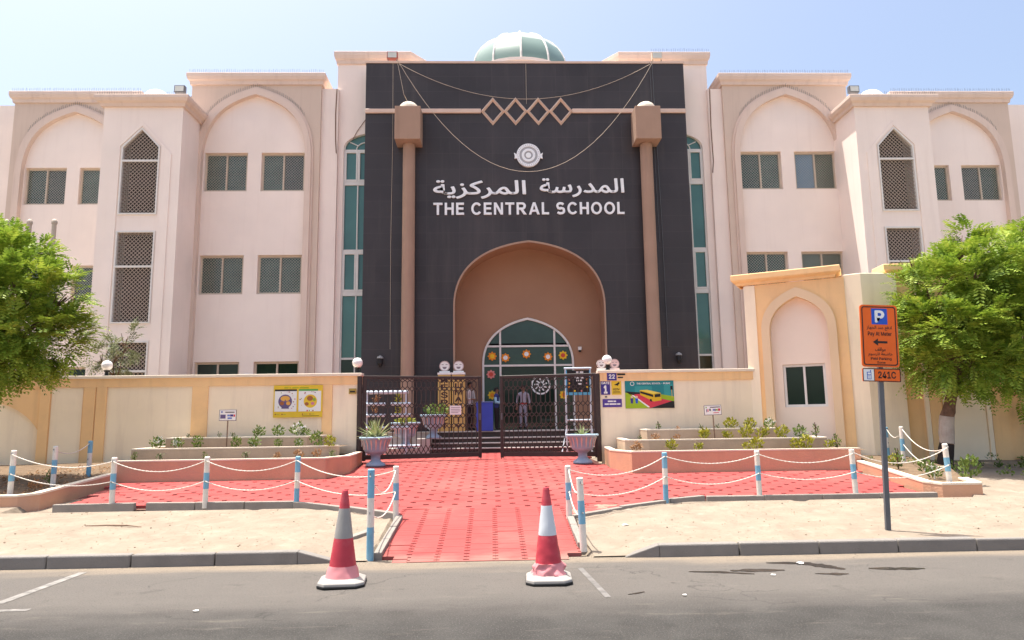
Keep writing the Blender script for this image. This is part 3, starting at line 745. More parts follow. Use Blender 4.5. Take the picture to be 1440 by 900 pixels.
# central block with two tall window strips, its parapet folding back towards the dome
def tall(cx, wd): return arch_open(cx, wd, zt0, zts, ztt, c1=.6, c2x=.45, c2z=.9)
cb = MB().plate(rect(-7.08,.5,7.18,15.34), [tall(-6.0,.80), tall(6.07,.80), arch_open(.06,2.9,.6,5.75,8.3)], 25.3, 25.6).build('central_wall', PINK2, SB)
MB().box(-7.08,25.61,.5,-6.9,34,15.34).build('side_wall', PINK2, cb)
MB().box(7.0,25.61,.5,7.18,34,15.34).build('side_wall', PINK2, cb)
for sg, X0, X1, X2 in ((-1,-7.08,-4.35,-2.6),(1,7.18,3.8,2.0)):
    pth = [(X0,32),(X0,25.3),(X1,25.3),(X2,27.6)]
    if sg > 0: pth = pth[::-1]
    else: pth = pth
    if sg < 0: p_ = pth
    else: p_ = pth
    MB().sweep(p_, CORN(15.3,15.78,.14)).build('parapet_cornice', MOULD, cb)
    MB().add([(X1,25.3,13),(X2,27.6,13),(X2,27.6,15.34),(X1,25.3,15.34)],[(0,1,2,3)] if sg<0 else [(3,2,1,0)]).build('parapet_return', PINK2, cb)
s_ = MB(); spikes(s_, [(5.0,25.2,15.78),(7.3,25.2,15.78)], .07, .13); tag(s_.build('bird_spikes', GREY, cb), kind='stuff')
def tall_window(cx, wd):
    """fan-topped glazing strip: white bars, fanlight, fixed and opening lights"""
    y = 25.42; mb = MB(); fr = .05
    O_ = tall(cx, wd); I_ = tall(cx, wd-fr); I_ = [(x, z if z > zt0+.1 else z) for x, z in I_]
    mb.ring(O_, I_, y-.06, y+.04)
    zs_ = [3.95, 5.95, 6.1, 7.83, 7.98, 10.55, 10.7, 11.86]
    rails = [(3.93,4.0),(6.28,6.45),(7.9,8.02),(10.5,10.66),(11.83,11.9)]
    for a, b in rails: mb.box(cx-wd+fr+.001,y-.045,a,cx+wd-fr-.001,y+.03,b)
    # mullions quarter the strip
    for i, xm in enumerate((cx-wd*.33, cx+wd*.33)):
        zz = [zt0]+[v for r_ in rails for v in r_]
        for k in range(0, len(zz)-1, 2): mb.box(xm-.022,y-.04,zz[k]+.001,xm+.022,y+.025,zz[k+1]-.001)
    # opening-light frames
    for (z0, z1) in ((6.45,7.9),(10.66,11.83)):
        for (xa, xb) in ((cx-wd+fr+.002,cx-wd*.33-.024),(cx-wd*.33+.024,cx+wd*.33-.024),(cx+wd*.33+.024,cx+wd-fr-.002)):
            mb.plate(rect(xa,z0+.002,xb,z1-.002), [rect(xa+.05,z0+.06,xb-.05,z1-.06)], y-.055, y+.02)
    # fanlight bars
    c0 = (cx, 11.9); small = arch(cx, wd*.42, 11.9, 12.2, n=6, c1=.6, c2x=.45, c2z=.9)
    for i in range(len(small)-1): mb.bar((small[i][0],y-.01,small[i][1]),(small[i+1][0],y-.01,small[i+1][1]), .035, .05, (0,1,0))
    for tx, tz in ((-wd*.72,12.2),(0,12.46),(wd*.72,12.2)):
        mb.bar((cx+tx*.45,y-.008,11.9+(tz-11.9)*.52),(cx+tx,y-.008,tz), .03, .05, (0,1,0))
    o = mb.build('tall_window', FRAMEW, SB)
    cuts = [zt0,3.97,6.36,7.96,10.58,11.86]
    xs_ = [cx-wd+.01, cx-wd*.33, cx+wd*.33, cx+wd-.01]
    for i in range(3):
        for k in range(5):
            MB().box(xs_[i]+.001, y+.012+.001*(k%2), cuts[k]+.001, xs_[i+1]-.001, y+.02+.001*(k%2), cuts[k+1]-.001).build('pane', GLASS if k > 1 else GLASSD if k == 0 else GLASS, o)
    flat('pane', arch(cx, wd-.01, 11.87, ztt-.01, c1=.6, c2x=.45, c2z=.9), y+.02, GLASS, o, .008)
    return o
tall_window(-6.0,.80); tall_window(6.07,.80)

# towers with metal screens
def tower(cx):
    x0, x1, Y, Yb = cx-1.36, cx+1.36, 23.5, 26.3
    scr = [(4.46-2.6,4.46),(5.06,8.25),(8.83,11.3)]
    hw = .655
    holes = [rect(cx-hw,*[scr[0][0]],cx+hw,scr[0][1]), rect(cx-hw,scr[1][0],cx+hw,scr[1][1]), [(cx-hw,8.83),(cx+hw,8.83),(cx+hw,11.27),(cx,11.96),(cx-hw,11.27)]]
    mb = MB().plate(rect(x0,.5,x1,12.8), holes, Y, Y+.2)
    mb.box(x0,Y+.201,.5,x0+.2,Yb,12.8); mb.box(x1-.2,Y+.201,.5,x1,Yb,12.8); mb.box(x0+.2,Y+.2,12.6,x1-.2,Yb,12.79)
    t = mb.build('tower_wall', PINK2, SB)
    MB().sweep([(x0,Yb),(x0,Y),(x1,Y),(x1,Yb)], CORN(12.72,13.1,.26)).build('cornice', MOULD, t)
    s_ = MB(); spikes(s_, [(x0-.2,Y-.2,13.1),(x1+.2,Y-.2,13.1)], .08, .1); tag(s_.build('bird_spikes', GREY, t), kind='stuff')
    mb = MB(); mb.lathe([(.52*math.cos(a*R(9)), .5*math.sin(a*R(9))) for a in range(11)][:-1]+[(.02,.5)], 24, (cx-.1,24.6,13.38)); mb.build('roof_dome', WHITE, t, smooth=True)
    # slightly proud pointed surround
    so2 = [(cx-1.05,1.2),(cx+1.05,1.2),(cx+1.05,11.0),(cx,12.2),(cx-1.05,11.0)]
    MB().plate(so2, [[(cx-hw-.05,1.7),(cx+hw+.05,1.7),(cx+hw+.05,11.3),(cx,12.02),(cx-hw-.05,11.3)]], Y-.035, Y-.001).build('surround', PINK2, t)
    for i, h in enumerate(holes):
        zz0 = h[0][1]; zt = max(p[1] for p in h); fwid = .05
        if i < 2: inner = rect(cx-hw+fwid, zz0+fwid, cx+hw-fwid, zt-fwid)
        else: inner = [(cx-hw+fwid,8.88),(cx+hw-fwid,8.88),(cx+hw-fwid,11.24),(cx,11.89),(cx-hw+fwid,11.24)]
        mb = MB().plate(h, [inner], Y-.045, Y+.1)
        zr = 10.72 if i == 2 else (zz0+ (zt-zz0)*.6)
        mb.box(cx-hw+fwid+.001, Y-.04, zr, cx+hw-fwid-.001, Y+.02, zr+.07)
        f_ = mb.build('screen_window', FRAMEW, SB)
        # expanded-metal lattice
        W_, H_ = 2*hw-.06, zt-zz0-.06; g = diag_grille(W_, H_, .135, .021, 0)
        if i == 2:
            g = MB()
            for sgn in (1,-1):
                k = -3.2
                while k < W_:
                    pts = []
                    for st in range(0, 200):
                        tt = st/199*H_; x = k+tt if sgn > 0 else W_-(k+tt); lim = 2.41 if True else 0
                        zlim = 2.42+(.655-abs(x-W_/2))*1.053 - .03
                        if 0 <= x <= W_ and tt <= min(H_, zlim): pts.append((x, tt))
                    if len(pts) > 1: g.bar((pts[0][0], .012*sgn, pts[0][1]), (pts[-1][0], .012*sgn, pts[-1][1]), .021, .014, (0,1,0))
                    k += .135
        g.build('lattice', LATT, f_, loc=(cx-hw+.03, Y+.05, zz0+.03))
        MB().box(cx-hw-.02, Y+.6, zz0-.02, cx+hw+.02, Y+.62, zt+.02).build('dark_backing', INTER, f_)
    return t
tower(-13.40); tower(13.25)

# black portal
PC = .10
na = dict(c1=.64, c2x=.57, c2z=.925)
niche = arch_open(PC-.02, 2.72, .7, 5.7, 8.1, n=18, **na)
po = MB().plate(rect(-5.86,.6,6.04,14.92), [niche], 24.5, 25.29).build('portal_panel', CLAD, SB)
MB().plate(rect(-5.90,14.921,6.08,15.0), [], 24.47, 25.29).build('portal_coping', BRONZE, po)
zc = 13.02
for a, b in ((-5.86,-1.60),(1.78,6.04)): bevel(MB().box(a,24.42,zc-.085,b,24.499,zc+.085).build('band', BRONZE, po), .02, 1)
for i in range(4):
    cx = -1.16+i*.843
    O_ = [(cx-.455,zc),(cx,zc+.55),(cx+.455,zc),(cx,zc-.55),(cx-.455,zc)]; I_ = [(cx-.31,zc),(cx,zc+.38),(cx+.31,zc),(cx,zc-.38),(cx-.31,zc)]
    M_ = [((a[0]+b[0])/2,(a[1]+b[1])/2) for a,b in zip(O_,I_)]
    n = 5; vs_ = [(x,24.49,z) for x,z in O_]+[(x,24.405-.006*(i%2),z) for x,z in M_]+[(x,24.49,z) for x,z in I_]; fs_ = []
    for k in range(4): fs_ += [(k,k+1,n+k+1,n+k),(n+k,n+k+1,2*n+k+1,2*n+k)]
    MB().add(vs_,fs_).build('lozenge', BRONZE, po)
sign_caps('THE CENTRAL SCHOOL', -3.35, 3.60, 9.06, 9.51, 24.445, 24.499, LETTER, po, .19, .42)
t = fit_text(arabic('المركزية'), -3.36, 9.66, .02, 10.36, 24.495, LETTER, 'arabic_letter', po, .016, .05); split_letters(t, 'arabic_letter')
t = fit_text(arabic('المدرسة'), .52, 9.70, 3.62, 10.42, 24.495, LETTER, 'arabic_letter', po, .016, .05); split_letters(t, 'arabic_letter')
# round crest: stepped rings with a ribbon across
em = MB(); ec = (.13, 11.29)
em.plate(disc(*ec,.44,40), [disc(*ec,.335,40)], 24.40, 24.499)
e_ = em.build('emblem', LETTER, po)
MB().plate(disc(*ec,.334,36), [disc(*ec,.25,36)], 24.425, 24.499).build('emblem_ring', mat('emblem_shade',(.42,.42,.44),.5), e_)
MB().plate(disc(*ec,.249,36), [disc(*ec,.16,36)], 24.40, 24.499).build('emblem_ring', LETTER, e_)
MB().plate(disc(*ec,.159,30), [disc(*ec,.10,30)], 24.43, 24.499).build('emblem_ring', mat('emblem_shade',(.42,.42,.44),.5), e_)
MB().plate(disc(*ec,.099,24), [], 24.405, 24.499).build('emblem_boss', LETTER, e_)
for sx in (-1,1): MB().plate([(ec[0]+sx*.40,ec[1]+.02),(ec[0]+sx*.53,ec[1]+.10),(ec[0]+sx*.50,ec[1]-.02),(ec[0]+sx*.52,ec[1]-.12),(ec[0]+sx*.41,ec[1]-.10)][::sx], [], 24.42, 24.495).build('emblem_ribbon', LETTER, e_)
mb = MB()                                                            # small raised marks round the rim, as of lettering
for k in range(34):
    a = 2*math.pi*k/34; r_ = .39
    mb.bar((ec[0]+(r_-.022)*math.cos(a),24.398,ec[1]+(r_-.022)*math.sin(a)),(ec[0]+(r_+.022)*math.cos(a),24.398,ec[1]+(r_+.022)*math.sin(a)),.018,.006,(0,1,0))
mb.build('emblem_marks', mat('emblem_shade',(.42,.42,.44),.5), e_)
for cx in (-4.21, 4.43):
    c_ = MB().lathe([(.235,0),(.235,2.6),(.222,10.95)], 24, (cx,24.22,.66)).build('column', COLUMN, SB, smooth=True)
    bevel(MB().box(cx-.46,23.68,11.62,cx+.46,24.49,12.86).build('capital', COLUMN, c_), .015, 2)
    MB().lathe([(.36*math.cos(a*R(9)), .30*math.sin(a*R(9))) for a in range(10)]+[(.01,.30)], 24, (cx,24.05,12.862)).build('cap_dome', mat('cap_cream',(.72,.62,.5),.8), c_, smooth=True)

# entrance recess, glazed screen, platform and steps
rc = MB().plate(arch_open(PC-.02,2.80,.7,5.7,8.18,n=18,**na), [arch_open(.06,1.70,1.3,3.75,5.46,n=14,c1=.62,c2x=.5,c2z=.9)], 25.75, 25.95).build('entrance_recess', PORTALBROWN, SB)
N2 = arch_open(PC-.02, 2.719, .7, 5.7, 8.099, n=18, **na); n = len(N2)                 # soffit of the recess
MB().add([(x,24.505,z) for x,z in N2]+[(x,25.749,z) for x,z in N2], [(i,n+i,n+i+1,i+1) for i in range(n-1)]).build('recess_soffit', PORTALBROWN, rc)
MB().ring(niche, arch_open(PC-.02,2.66,.7,5.7,8.03,n=18,**na), 24.46, 24.52).build('recess_trim', COLUMN, rc)
scn = MB(); y = 25.80
GO = arch_open(.06,1.70,1.3,3.75,5.46,n=14,c1=.62,c2x=.5,c2z=.9); GI = arch_open(.06,1.63,1.3,3.75,5.38,n=14,c1=.62,c2x=.5,c2z=.9)
scn.ring(GO, GI, y-.10, y+.06)
for xm in (-.97, 1.05): scn.box(xm-.035,y-.05,1.3,xm+.035,y+.04,4.98)
for z in (3.68, 4.40): scn.box(-1.6,y-.045,z-.035,1.72,y+.035,z+.035)
gs_ = scn.build('glazed_screen', FRAMEW, SB)
xs_ = [-1.63,-.97,1.05,1.75]; zs_ = [1.3,3.68,4.40]
for i in range(3):
    for k in range(2):
        if i == 1 and k == 0: continue
        MB().box(xs_[i]+.001,y+.01,zs_[k]+.001,xs_[i+1]-.001,y+.018,zs_[k+1]-.001).build('pane', GLASSG, gs_)
flat('pane', [p for p in arch(.06,1.66,3.75,5.42,n=14,c1=.62,c2x=.5,c2z=.9) if p[1] > 4.401]+[(1.5,4.401),(-1.4,4.401)][:0], y+.02, GLASSG, gs_, .008)
# doors stand open: the hall inside
MB().add([(-1.8,25.9,1.3),(1.9,25.9,1.3),(1.9,31,1.3),(-1.8,31,1.3)],[(0,1,2,3)]).build('hall_floor', mat('hall_floor',(.2,.15,.12),.3), SB)
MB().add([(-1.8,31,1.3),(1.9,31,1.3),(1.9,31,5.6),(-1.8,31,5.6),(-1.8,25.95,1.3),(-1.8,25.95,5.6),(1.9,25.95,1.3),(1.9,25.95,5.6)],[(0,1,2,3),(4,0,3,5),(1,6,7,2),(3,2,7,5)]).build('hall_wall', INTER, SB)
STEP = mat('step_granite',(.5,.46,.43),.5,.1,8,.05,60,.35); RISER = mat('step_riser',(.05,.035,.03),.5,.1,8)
pl = MB().box(-5.8,24.05,.5,5.95,25.74,1.295).build('platform', STEP, SB)
for i in range(4):
    z1 = .66+.155*(i+1)+(.02 if i==3 else 0); y0 = 22.75+.34*i
    if i < 3:
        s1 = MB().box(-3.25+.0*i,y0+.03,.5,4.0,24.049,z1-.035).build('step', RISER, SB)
        bevel(MB().box(-3.28,y0,z1-.034,4.03,24.045,z1).build('tread', STEP, s1), .006, 1)
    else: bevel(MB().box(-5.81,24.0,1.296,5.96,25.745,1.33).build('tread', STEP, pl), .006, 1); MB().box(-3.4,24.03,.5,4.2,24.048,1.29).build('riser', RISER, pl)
# white smiling blossoms pasted on the glass
def blossom(cx, cz, r_, cp, cc, label=None):
    n = 8; pts = []
    for k in range(n*4): a = 2*math.pi*k/(n*4); pts.append((cx+r_*(1+.16*math.cos(n*a))*math.cos(a), cz+r_*(1+.16*math.cos(n*a))*math.sin(a)))
    o = flat('paper_flower', pts, y+.005 if cz < 3 and abs(cx) > 1 else y-.052, cp, None, .004)
    flat('flower_centre', disc(cx,cz,r_*.55,14), (y+.005 if cz < 3 and abs(cx) > 1 else y-.052)-.0042, cc, o, .003)
    return o
OR = mat('paper_orange',(.75,.25,.02),.7); PKP = mat('paper_pink',(.7,.25,.22),.7); YP = mat('paper_yellow',(.78,.5,.03),.7); RDP = mat('paper_red',(.6,.08,.05),.7)
for cx, cz, a, b, lb in ((-1.27,4.03,OR,YP,'orange paper flower with yellow centre in the left corner of the fanlight'),(-.78,3.97,OR,PWHITE,'orange and white paper flower just right of the left mullion'),(0,4.1,OR,PWHITE,'orange and white paper flower in the middle of the fanlight'),(.8,3.99,OR,PWHITE,'orange and white paper flower just left of the right mullion'),(1.36,4.04,YP,RDP,'yellow paper flower with red centre in the right corner of the fanlight'),(-1.32,3.36,PKP,RDP,'pink paper flower with red centre on the left side light'),(-1.28,2.6,YP,OR,'yellow paper flower low on the left side light'),(1.36,2.58,YP,OR,'yellow paper flower low on the right side light')):
    tag(blossom(cx,cz,.15,a,b), lb, 'paper flower', 'paper flowers pasted on the entrance glazing')
# large round school seal pasted on the door glass
se = MB().plate(disc(.52,2.96,.36,40), [disc(.52,2.96,.30,40)], 25.86, 25.866).build('door_seal', PWHITE)
for k in range(9):
    a = k*2*math.pi/9; MB().bar((.52+.08*math.cos(a),25.866,2.96+.08*math.sin(a)),(.52+.24*math.cos(a+.3),25.866,2.96+.24*math.sin(a+.3)),.05,.004,(0,1,0)).build('seal_ray', PWHITE, se)
tag(se, 'round white school seal on the dark glass of the entrance doors', 'seal')
dg = MB().box(-.93,25.868,1.34,1.01,25.874,3.64).build('door_glass', GLASSD, SB)
# small camera on the recess wall
cm = MB().box(1.92,25.62,4.22,2.04,25.749,4.34).build('security_camera', WHITE); MB().lathe([(.04,-.06),(.055,0),(.03,.02)],12,(1.98,25.64,4.2)).build('lens_dome', PBLACK, cm)
tag(cm, 'small white security camera on the brown recess wall', 'camera')

# skylight dome behind the portal
DC = (.1, 30.5, 16.98); DR, DH = 2.42, 2.25
sk = MB().lathe([(2.45,-3.4),(2.45,-.02),(2.52,0),(2.52,.14),(2.35,.15)], 32, DC).build('dome_drum', PINK2, SB, smooth=True)
def dp(a, t): return (DC[0]+DR*math.cos(t)*math.cos(a), DC[1]+DR*math.cos(t)*math.sin(a), DC[2]+.1+DH*math.sin(t))
NS = 12
for k in range(NS):
    a0, a1 = 2*math.pi*(k+.0)/NS-math.pi/2, 2*math.pi*(k+1)/NS-math.pi/2
    for t0, t1 in ((0,R(34)),(R(34),R(84))):
        st = 5; vs_ = []; 
        for i in range(st+1):
            t_ = t0+(t1-t0)*i/st; vs_ += [dp(a0+.02,t_), dp(a1-.02,t_)]
        o = MB().add(vs_, [(2*i,2*i+1,2*i+3,2*i+2) for i in range(st)]).build('dome_pane', DOMEG if t0 else mat('dome_glass_low',(.16,.25,.22),.4,.06,.7,0,40,.6), sk, smooth=True)
    MB().tube([dp(a0,R(q)) for q in range(0,91,9)], .05, 6).build('rib', FRAMEW, sk)
# ================================================================ BOUNDARY WALLS, GATEHOUSE, PLANTERS
def wall_run(name, label, x0, x1, Y, posts, loc=(0,0,0), rz=0, top=2.92, base=.3, capx=(0,0), archp=None):
    """rendered garden wall: cream panels, ochre pilasters and band, coping. Built along local X, facing -Y."""
    r = tag(empty(name, loc, rz), label, 'wall')
    holes = [archp] if archp else []
    MB().plate(rect(x0,base,x1,top-.26), holes, Y, Y+.22).build('panel', OCHRE if archp else CREAM, r)
    if archp: MB().plate(rect(x0+.01,base,x1-.01,top-.3), [], Y+.05, Y+.2).build('arched_panel', CREAM, r)
    MB().box(x0,Y-.03,top-.26,x1,Y+.25,top-.05).build('band', OCHRE, r)
    bevel(MB().box(x0-capx[0],Y-.06,top-.05,x1+capx[1],Y+.28,top+.03).build('coping', COPE, r), .012, 2)
    for a, b in posts: bevel(MB().box(a,Y-.035,base,b,Y-.001,top-.261).build('pilaster', OCHRE, r), .006, 1)
    return r
wall_run('boundary_wall', 'cream garden wall left of the gate with ochre pilasters and band', -11.4, -4.68, 18.2, [(-11.38,-11.12),(-8.97,-8.56),(-5.66,-5.40)], capx=(0,.03))
# the wall folds forward behind the left tree
LW = math.atan2(-1.0, -4.2)
d_ = Vector((-4.2,-1.0,0)).normalized()
wl = empty('x'); bpy.data.objects.remove(wl)
ang = math.atan2(1.0, 4.2)
archl = [(2.0-1.35,.7)]+arch(2.0,1.35,.95,2.34,n=14,c1=.6,c2x=.5,c2z=.95)+[(2.0+1.35,.7)]
base_pt = Vector((-11.4,18.2,0))-Vector((math.cos(ang),math.sin(ang),0))*6.0
wall_run('boundary_wall', 'ochre garden wall with a cream arched panel behind the left tree', 0, 6.0, 0, [(5.72,5.99),(4.75,4.98)], loc=base_pt, rz=ang, archp=[(p[0]+1.55,p[1]) for p in archl])
MB().box(5.0,-.004,.3,5.70,.05,2.655).build('cream_strip', CREAM, [o for o in bpy.data.objects if o.name.startswith('boundary_wall')][-1])
wall_run('boundary_wall', 'cream garden wall right of the gate with ochre band and posters', 1.53, 5.62, 18.2, [], capx=(.05,0))

# gatehouse: two ochre faces with a pale corner pier
gh = tag(empty('gatehouse'), 'ochre gatehouse with a pointed arch, small window and pale corner pier', 'gatehouse')
A = Vector((5.50,18.25,0)); B = Vector((7.62,17.05,0)); e1 = (B-A); W1 = e1.length; rz1 = math.atan2(e1.y, e1.x)
def loc1(x, y): p = A+e1.normalized()*x+Vector((-e1.y,e1.x,0)).normalized()*y; return p
f1 = empty('front_face', A, rz1, gh)
ax = W1*.53; aw, ai = .90, .70
oa = arch_open(ax,aw,.5,3.9,5.0,c1=.6,c2x=.5,c2z=.85); ia = arch_open(ax,ai,.5,3.85,4.76,c1=.6,c2x=.5,c2z=.85)
MB().plate(rect(0,.3,W1,5.16), [oa], 0, .5).build('face_wall', OCHRE, f1)
MB().ring(oa, ia, -.07, .2).build('arch_moulding', mat('pale_ochre_plaster',(.78,.58,.38),.9,.05,.9,.12,50,.15), f1)
gx0, gx1 = ax-.46, ax+.56
MB().plate(arch_open(ax,ai+.02,.5,3.86,4.79,c1=.6,c2x=.5,c2z=.85), [rect(gx0,1.92,gx1,3.02)], .16, .34).build('arch_panel', mat('arch_panel_cream',(.86,.72,.605),.9,.04,.9,.1,50,.15), f1)
MB().box(.0,-.03,.3,.28,-.001,5.15).build('corner_strip', CREAM, f1)
wn = window(gx0+.004,gx1-.004,1.924,3.016,.26,(GLASSD,GLASSD),False,FRAMEW,f1,.06)
MB().sweep([(-.12,.5),(-.12,0),(W1-.24,0),(W1-.24,.5)], [(0,5.17),(.05,5.175),(.07,5.24),(.15,5.28),(.18,5.31),(.18,5.44),(.165,5.46),(-.3,5.46)]).build('cornice', OCHRE, f1)
# pier: lit chamfer, front, return
pp = [(7.60,17.10),(7.95,16.86),(8.88,16.90),(8.95,17.7),(7.6,17.9)]
mb = MB(); n = len(pp); mb.add([(x,y,.3) for x,y in pp]+[(x,y,5.22) for x,y in pp], [(i,(i+1)%n,n+(i+1)%n,n+i) for i in range(n)]+[tuple(range(n,2*n))])
bevel(mb.build('corner_pier', CREAM, gh), .02, 2)
f2 = empty('side_face', (8.85,17.08,0), R(-6), gh)
MB().plate(rect(0,.3,3.0,5.16), [], 0, .5).build('face_wall', OCHRE, f2)
for a, b, M_ in ((.52,.62,CREAM),(.63,.9,OCHRE),(1.95,2.05,CREAM),(2.06,2.45,OCHRE)): MB().box(a,-.06,.3,b,-.001,5.15).build('pilaster', M_, f2)
MB().box(.95,-.02,.3,1.94,-.001,3.4).build('cream_strip', CREAM, f2)
MB().sweep([(-.05,.5),(-.05,0),(3.0,0),(3.0,.5)], [(0,5.17),(.05,5.175),(.07,5.24),(.15,5.28),(.18,5.31),(.18,5.44),(.165,5.46),(-.3,5.46)]).build('cornice', OCHRE, f2)
e2 = Vector((8.85,17.08,0))+Vector((math.cos(R(-6)),math.sin(R(-6)),0))*3.0
wall_run('boundary_wall', 'cream garden wall running off behind the right-hand trees', 0.01, 7, 0, [(3.2,3.5)], loc=(e2.x,e2.y,0), rz=R(-6))

# stepped planters either side of the gate
def tier(name, pts, ztop, zbot, M, parent, wd=.13, soil=True, cap=True, closed_back=None):
    """low retaining wall along an XY polyline with a flat pale top, and the bed behind it"""
    o = MB().sweep(pts, [(0,zbot),(0,ztop-.03),(-wd,ztop-.03),(-wd,zbot)]).build(name, M, parent)
    MB().sweep(pts, [(.006,ztop-.03),(.006,ztop),(-wd-.004,ztop),(-wd-.004,ztop-.03)]).build('wall_top', COPE, o)
    return o
def bed(pts, z, parent):
    n = len(pts); return MB().add([(x,y,z) for x,y in pts],[tuple(range(n))]).build('soil', SOIL, parent)
pL = tag(empty('planter'), 'three-tier planter with terracotta base along the left wall', 'planter')
tier('base_wall', [(-9.25,15.2),(-4.86,15.3),(-4.52,16.2),(-4.6,18.1)], .95, .3, PLANT, pL)
bed([(-9.2,15.25),(-4.9,15.35),(-4.6,16.2),(-4.68,18.1),(-9.9,18.1)], .90, pL)
tier('middle_wall', [(-9.4,17.9),(-9.35,16.05),(-5.7,16.1),(-4.85,16.6)], 1.165, .88, TIER, pL); bed([(-9.3,16.1),(-5.75,16.15),(-4.9,16.65),(-4.9,18.1),(-9.35,18.1)], 1.12, pL)
tier('upper_wall', [(-9.0,18.1),(-8.97,16.85),(-5.68,16.9),(-5.4,18.1)], 1.38, 1.1, TIER, pL); bed([(-8.9,16.9),(-5.75,16.95),(-5.5,18.1),(-8.9,18.1)], 1.34, pL)
pR = tag(empty('planter'), 'three-tier planter with terracotta base along the right wall', 'planter')
tier('base_wall', [(1.58,18.1),(1.45,16.4),(1.75,15.4),(6.85,15.45)], .98, .3, PLANT, pR); bed([(1.6,18.1),(1.5,16.4),(1.8,15.45),(7.0,15.5),(7.5,17),(5.6,18.1)], .93, pR)
tier('middle_wall', [(1.9,18.1),(1.82,16.5),(2.32,16.2),(6.5,16.25),(6.75,17.4)], 1.2, .92, TIER, pR); bed([(2.0,18.1),(1.9,16.5),(2.35,16.25),(6.45,16.3),(6.7,17.4),(5.6,18.1)], 1.15, pR)
tier('upper_wall', [(2.5,18.1),(2.5,17.2),(3.0,17.0),(5.65,17.05),(5.85,17.9)], 1.42, 1.13, TIER, pR); bed([(2.55,18.1),(2.6,17.25),(3.0,17.05),(5.6,17.1),(5.8,17.9)], 1.37, pR)
# low walls closing the ends of the paving, with beds behind
def sloped_wall(name, label, pts, bedpts, h=.2, wd=.14):
    r = tag(empty(name), label, 'low wall'); P = [Vector((*p,0)) for p in pts]; mb = MB(); tp = MB()
    for i in range(len(P)-1):
        a, b = P[i], P[i+1]; u = (b-a).normalized(); nn = Vector((u.y,-u.x,0))*wd; za, zb = gp(a.y)+h, gp(b.y)+h
        mb.hexa([(*a.xy,0),(*b.xy,0),(*(b-nn).xy,0),(*(a-nn).xy,0)],[(*a.xy,za-.03),(*b.xy,zb-.03),(*(b-nn).xy,zb-.03),(*(a-nn).xy,za-.03)])
        k = nn*.04
        tp.hexa([(*(a+k).xy,za-.03),(*(b+k).xy,zb-.03),(*(b-nn-k).xy,zb-.03),(*(a-nn-k).xy,za-.03)],[(*(a+k).xy,za+.002*i),(*(b+k).xy,zb+.002*i),(*(b-nn-k).xy,zb+.002*i),(*(a-nn-k).xy,za+.002*i)])
    mb.build('wall_body', PLANT, r, fix=True); tp.build('wall_top', COPE, r, fix=True)
    n = len(bedpts); MB().add([(x,y,gp(y)+h-.06) for x,y in bedpts],[tuple(range(n))]).build('soil', SOIL, r)
sloped_wall('low_wall', 'low sloping terracotta wall at the left end of the paving', [(-12.5,12.36),(-9.35,12.36),(-9.12,12.6),(-9.22,15.18)], [(-14,12.5),(-9.45,12.5),(-9.25,12.7),(-9.3,18.1),(-14,17.5)])
sloped_wall('low_wall', 'low sloping terracotta wall at the right end of the paving', [(6.72,15.4),(6.25,12.3),(6.4,12.0),(7.1,12.0),(7.25,12.6)], [(6.85,15.4),(6.4,12.3),(6.5,12.12),(7.0,12.12),(8.2,14.5),(8.6,16.9),(7.4,16.9)])

# ================================================================ GATES
def gate(W, label, loc, rz, mirror, notice=False):
    r = tag(empty('gate', loc, rz), label, 'gate', 'open halves of the iron gate')
    H_ = 2.18
    mb = MB()
    mb.box(0,-.03,0,.085,.03,H_); mb.box(W-.085,-.03,0,W,.03,H_); mb.box(.086,-.029,H_-.075,W-.086,.029,H_-.001); mb.box(.086,-.029,.03,W-.086,.029,.15)
    bevel(mb.build('frame', IRON, r), .006, 1)
    p = .125; n = int((W-.17)/p); x0 = .085+((W-.17)-n*p)/2; lt = MB(); rows = [(.26,.11),(.86,.065),(1.13,.065),(1.40,.065),(1.84,.065),(2.06,.045)]; t = .021
    prev = .15
    for ri, (z, h) in enumerate(rows):
        for i in range(n+1):
            x = x0+i*p
            if z-h-prev > .02: lt.bar((x,0,prev),(x,0,z-h), t, t)
            if i < n:
                lt.bar((x,0,z+h),(x+p/2,0,z), t, t,(0,1,0)); lt.bar((x+p/2,0,z),(x+p,0,z+h), t, t,(0,1,0))
                lt.bar((x,0,z-h),(x+p/2,0,z), t, t,(0,1,0)); lt.bar((x+p/2,0,z),(x+p,0,z-h), t, t,(0,1,0))
        prev = z+h
    lt.build('lattice', IRON, r)
    for z in (.3,1.8): MB().lathe([(.03,-.07),(.03,.07)],10,((W+.02) if mirror else -.02,0,z)).build('hinge', IRON, r)
    MB().lathe([(.012,-.05),(.012,.1)],6,((.03) if mirror else W-.03,-.035,.02)).build('drop_bolt', IRON, r)
    MB().box((.03 if mirror else W-.07),-.05,1.0,(.07 if mirror else W-.03),-.031,1.18).build('lock_plate', GREY, r)
    return r
gate(3.16, 'left half of the dark iron lattice gate with a white notice', (-4.62,18.22,.70), math.atan2(.85,2.98), False)
gate(2.60, 'right half of the dark iron lattice gate behind the right urn', (-1.07,18.90,.70), math.atan2(-.66,2.51), True)
nt_ = empty('notice_sheet', (-2.42,18.80,1.85), math.atan2(.85,2.98)); MB().box(0,-.012,0,.31,-.004,.24).build('sheet', PWHITE, nt_)
for k in range(4): MB().box(.03,-.0145,.045+.045*k,.28-.05*(k==0),-.0125,.06+.045*k).build('print_line', mat('print_grey',(.3,.25,.27),.6), nt_)
tag(nt_, 'white printed notice tied to the left gate lattice', 'notice')
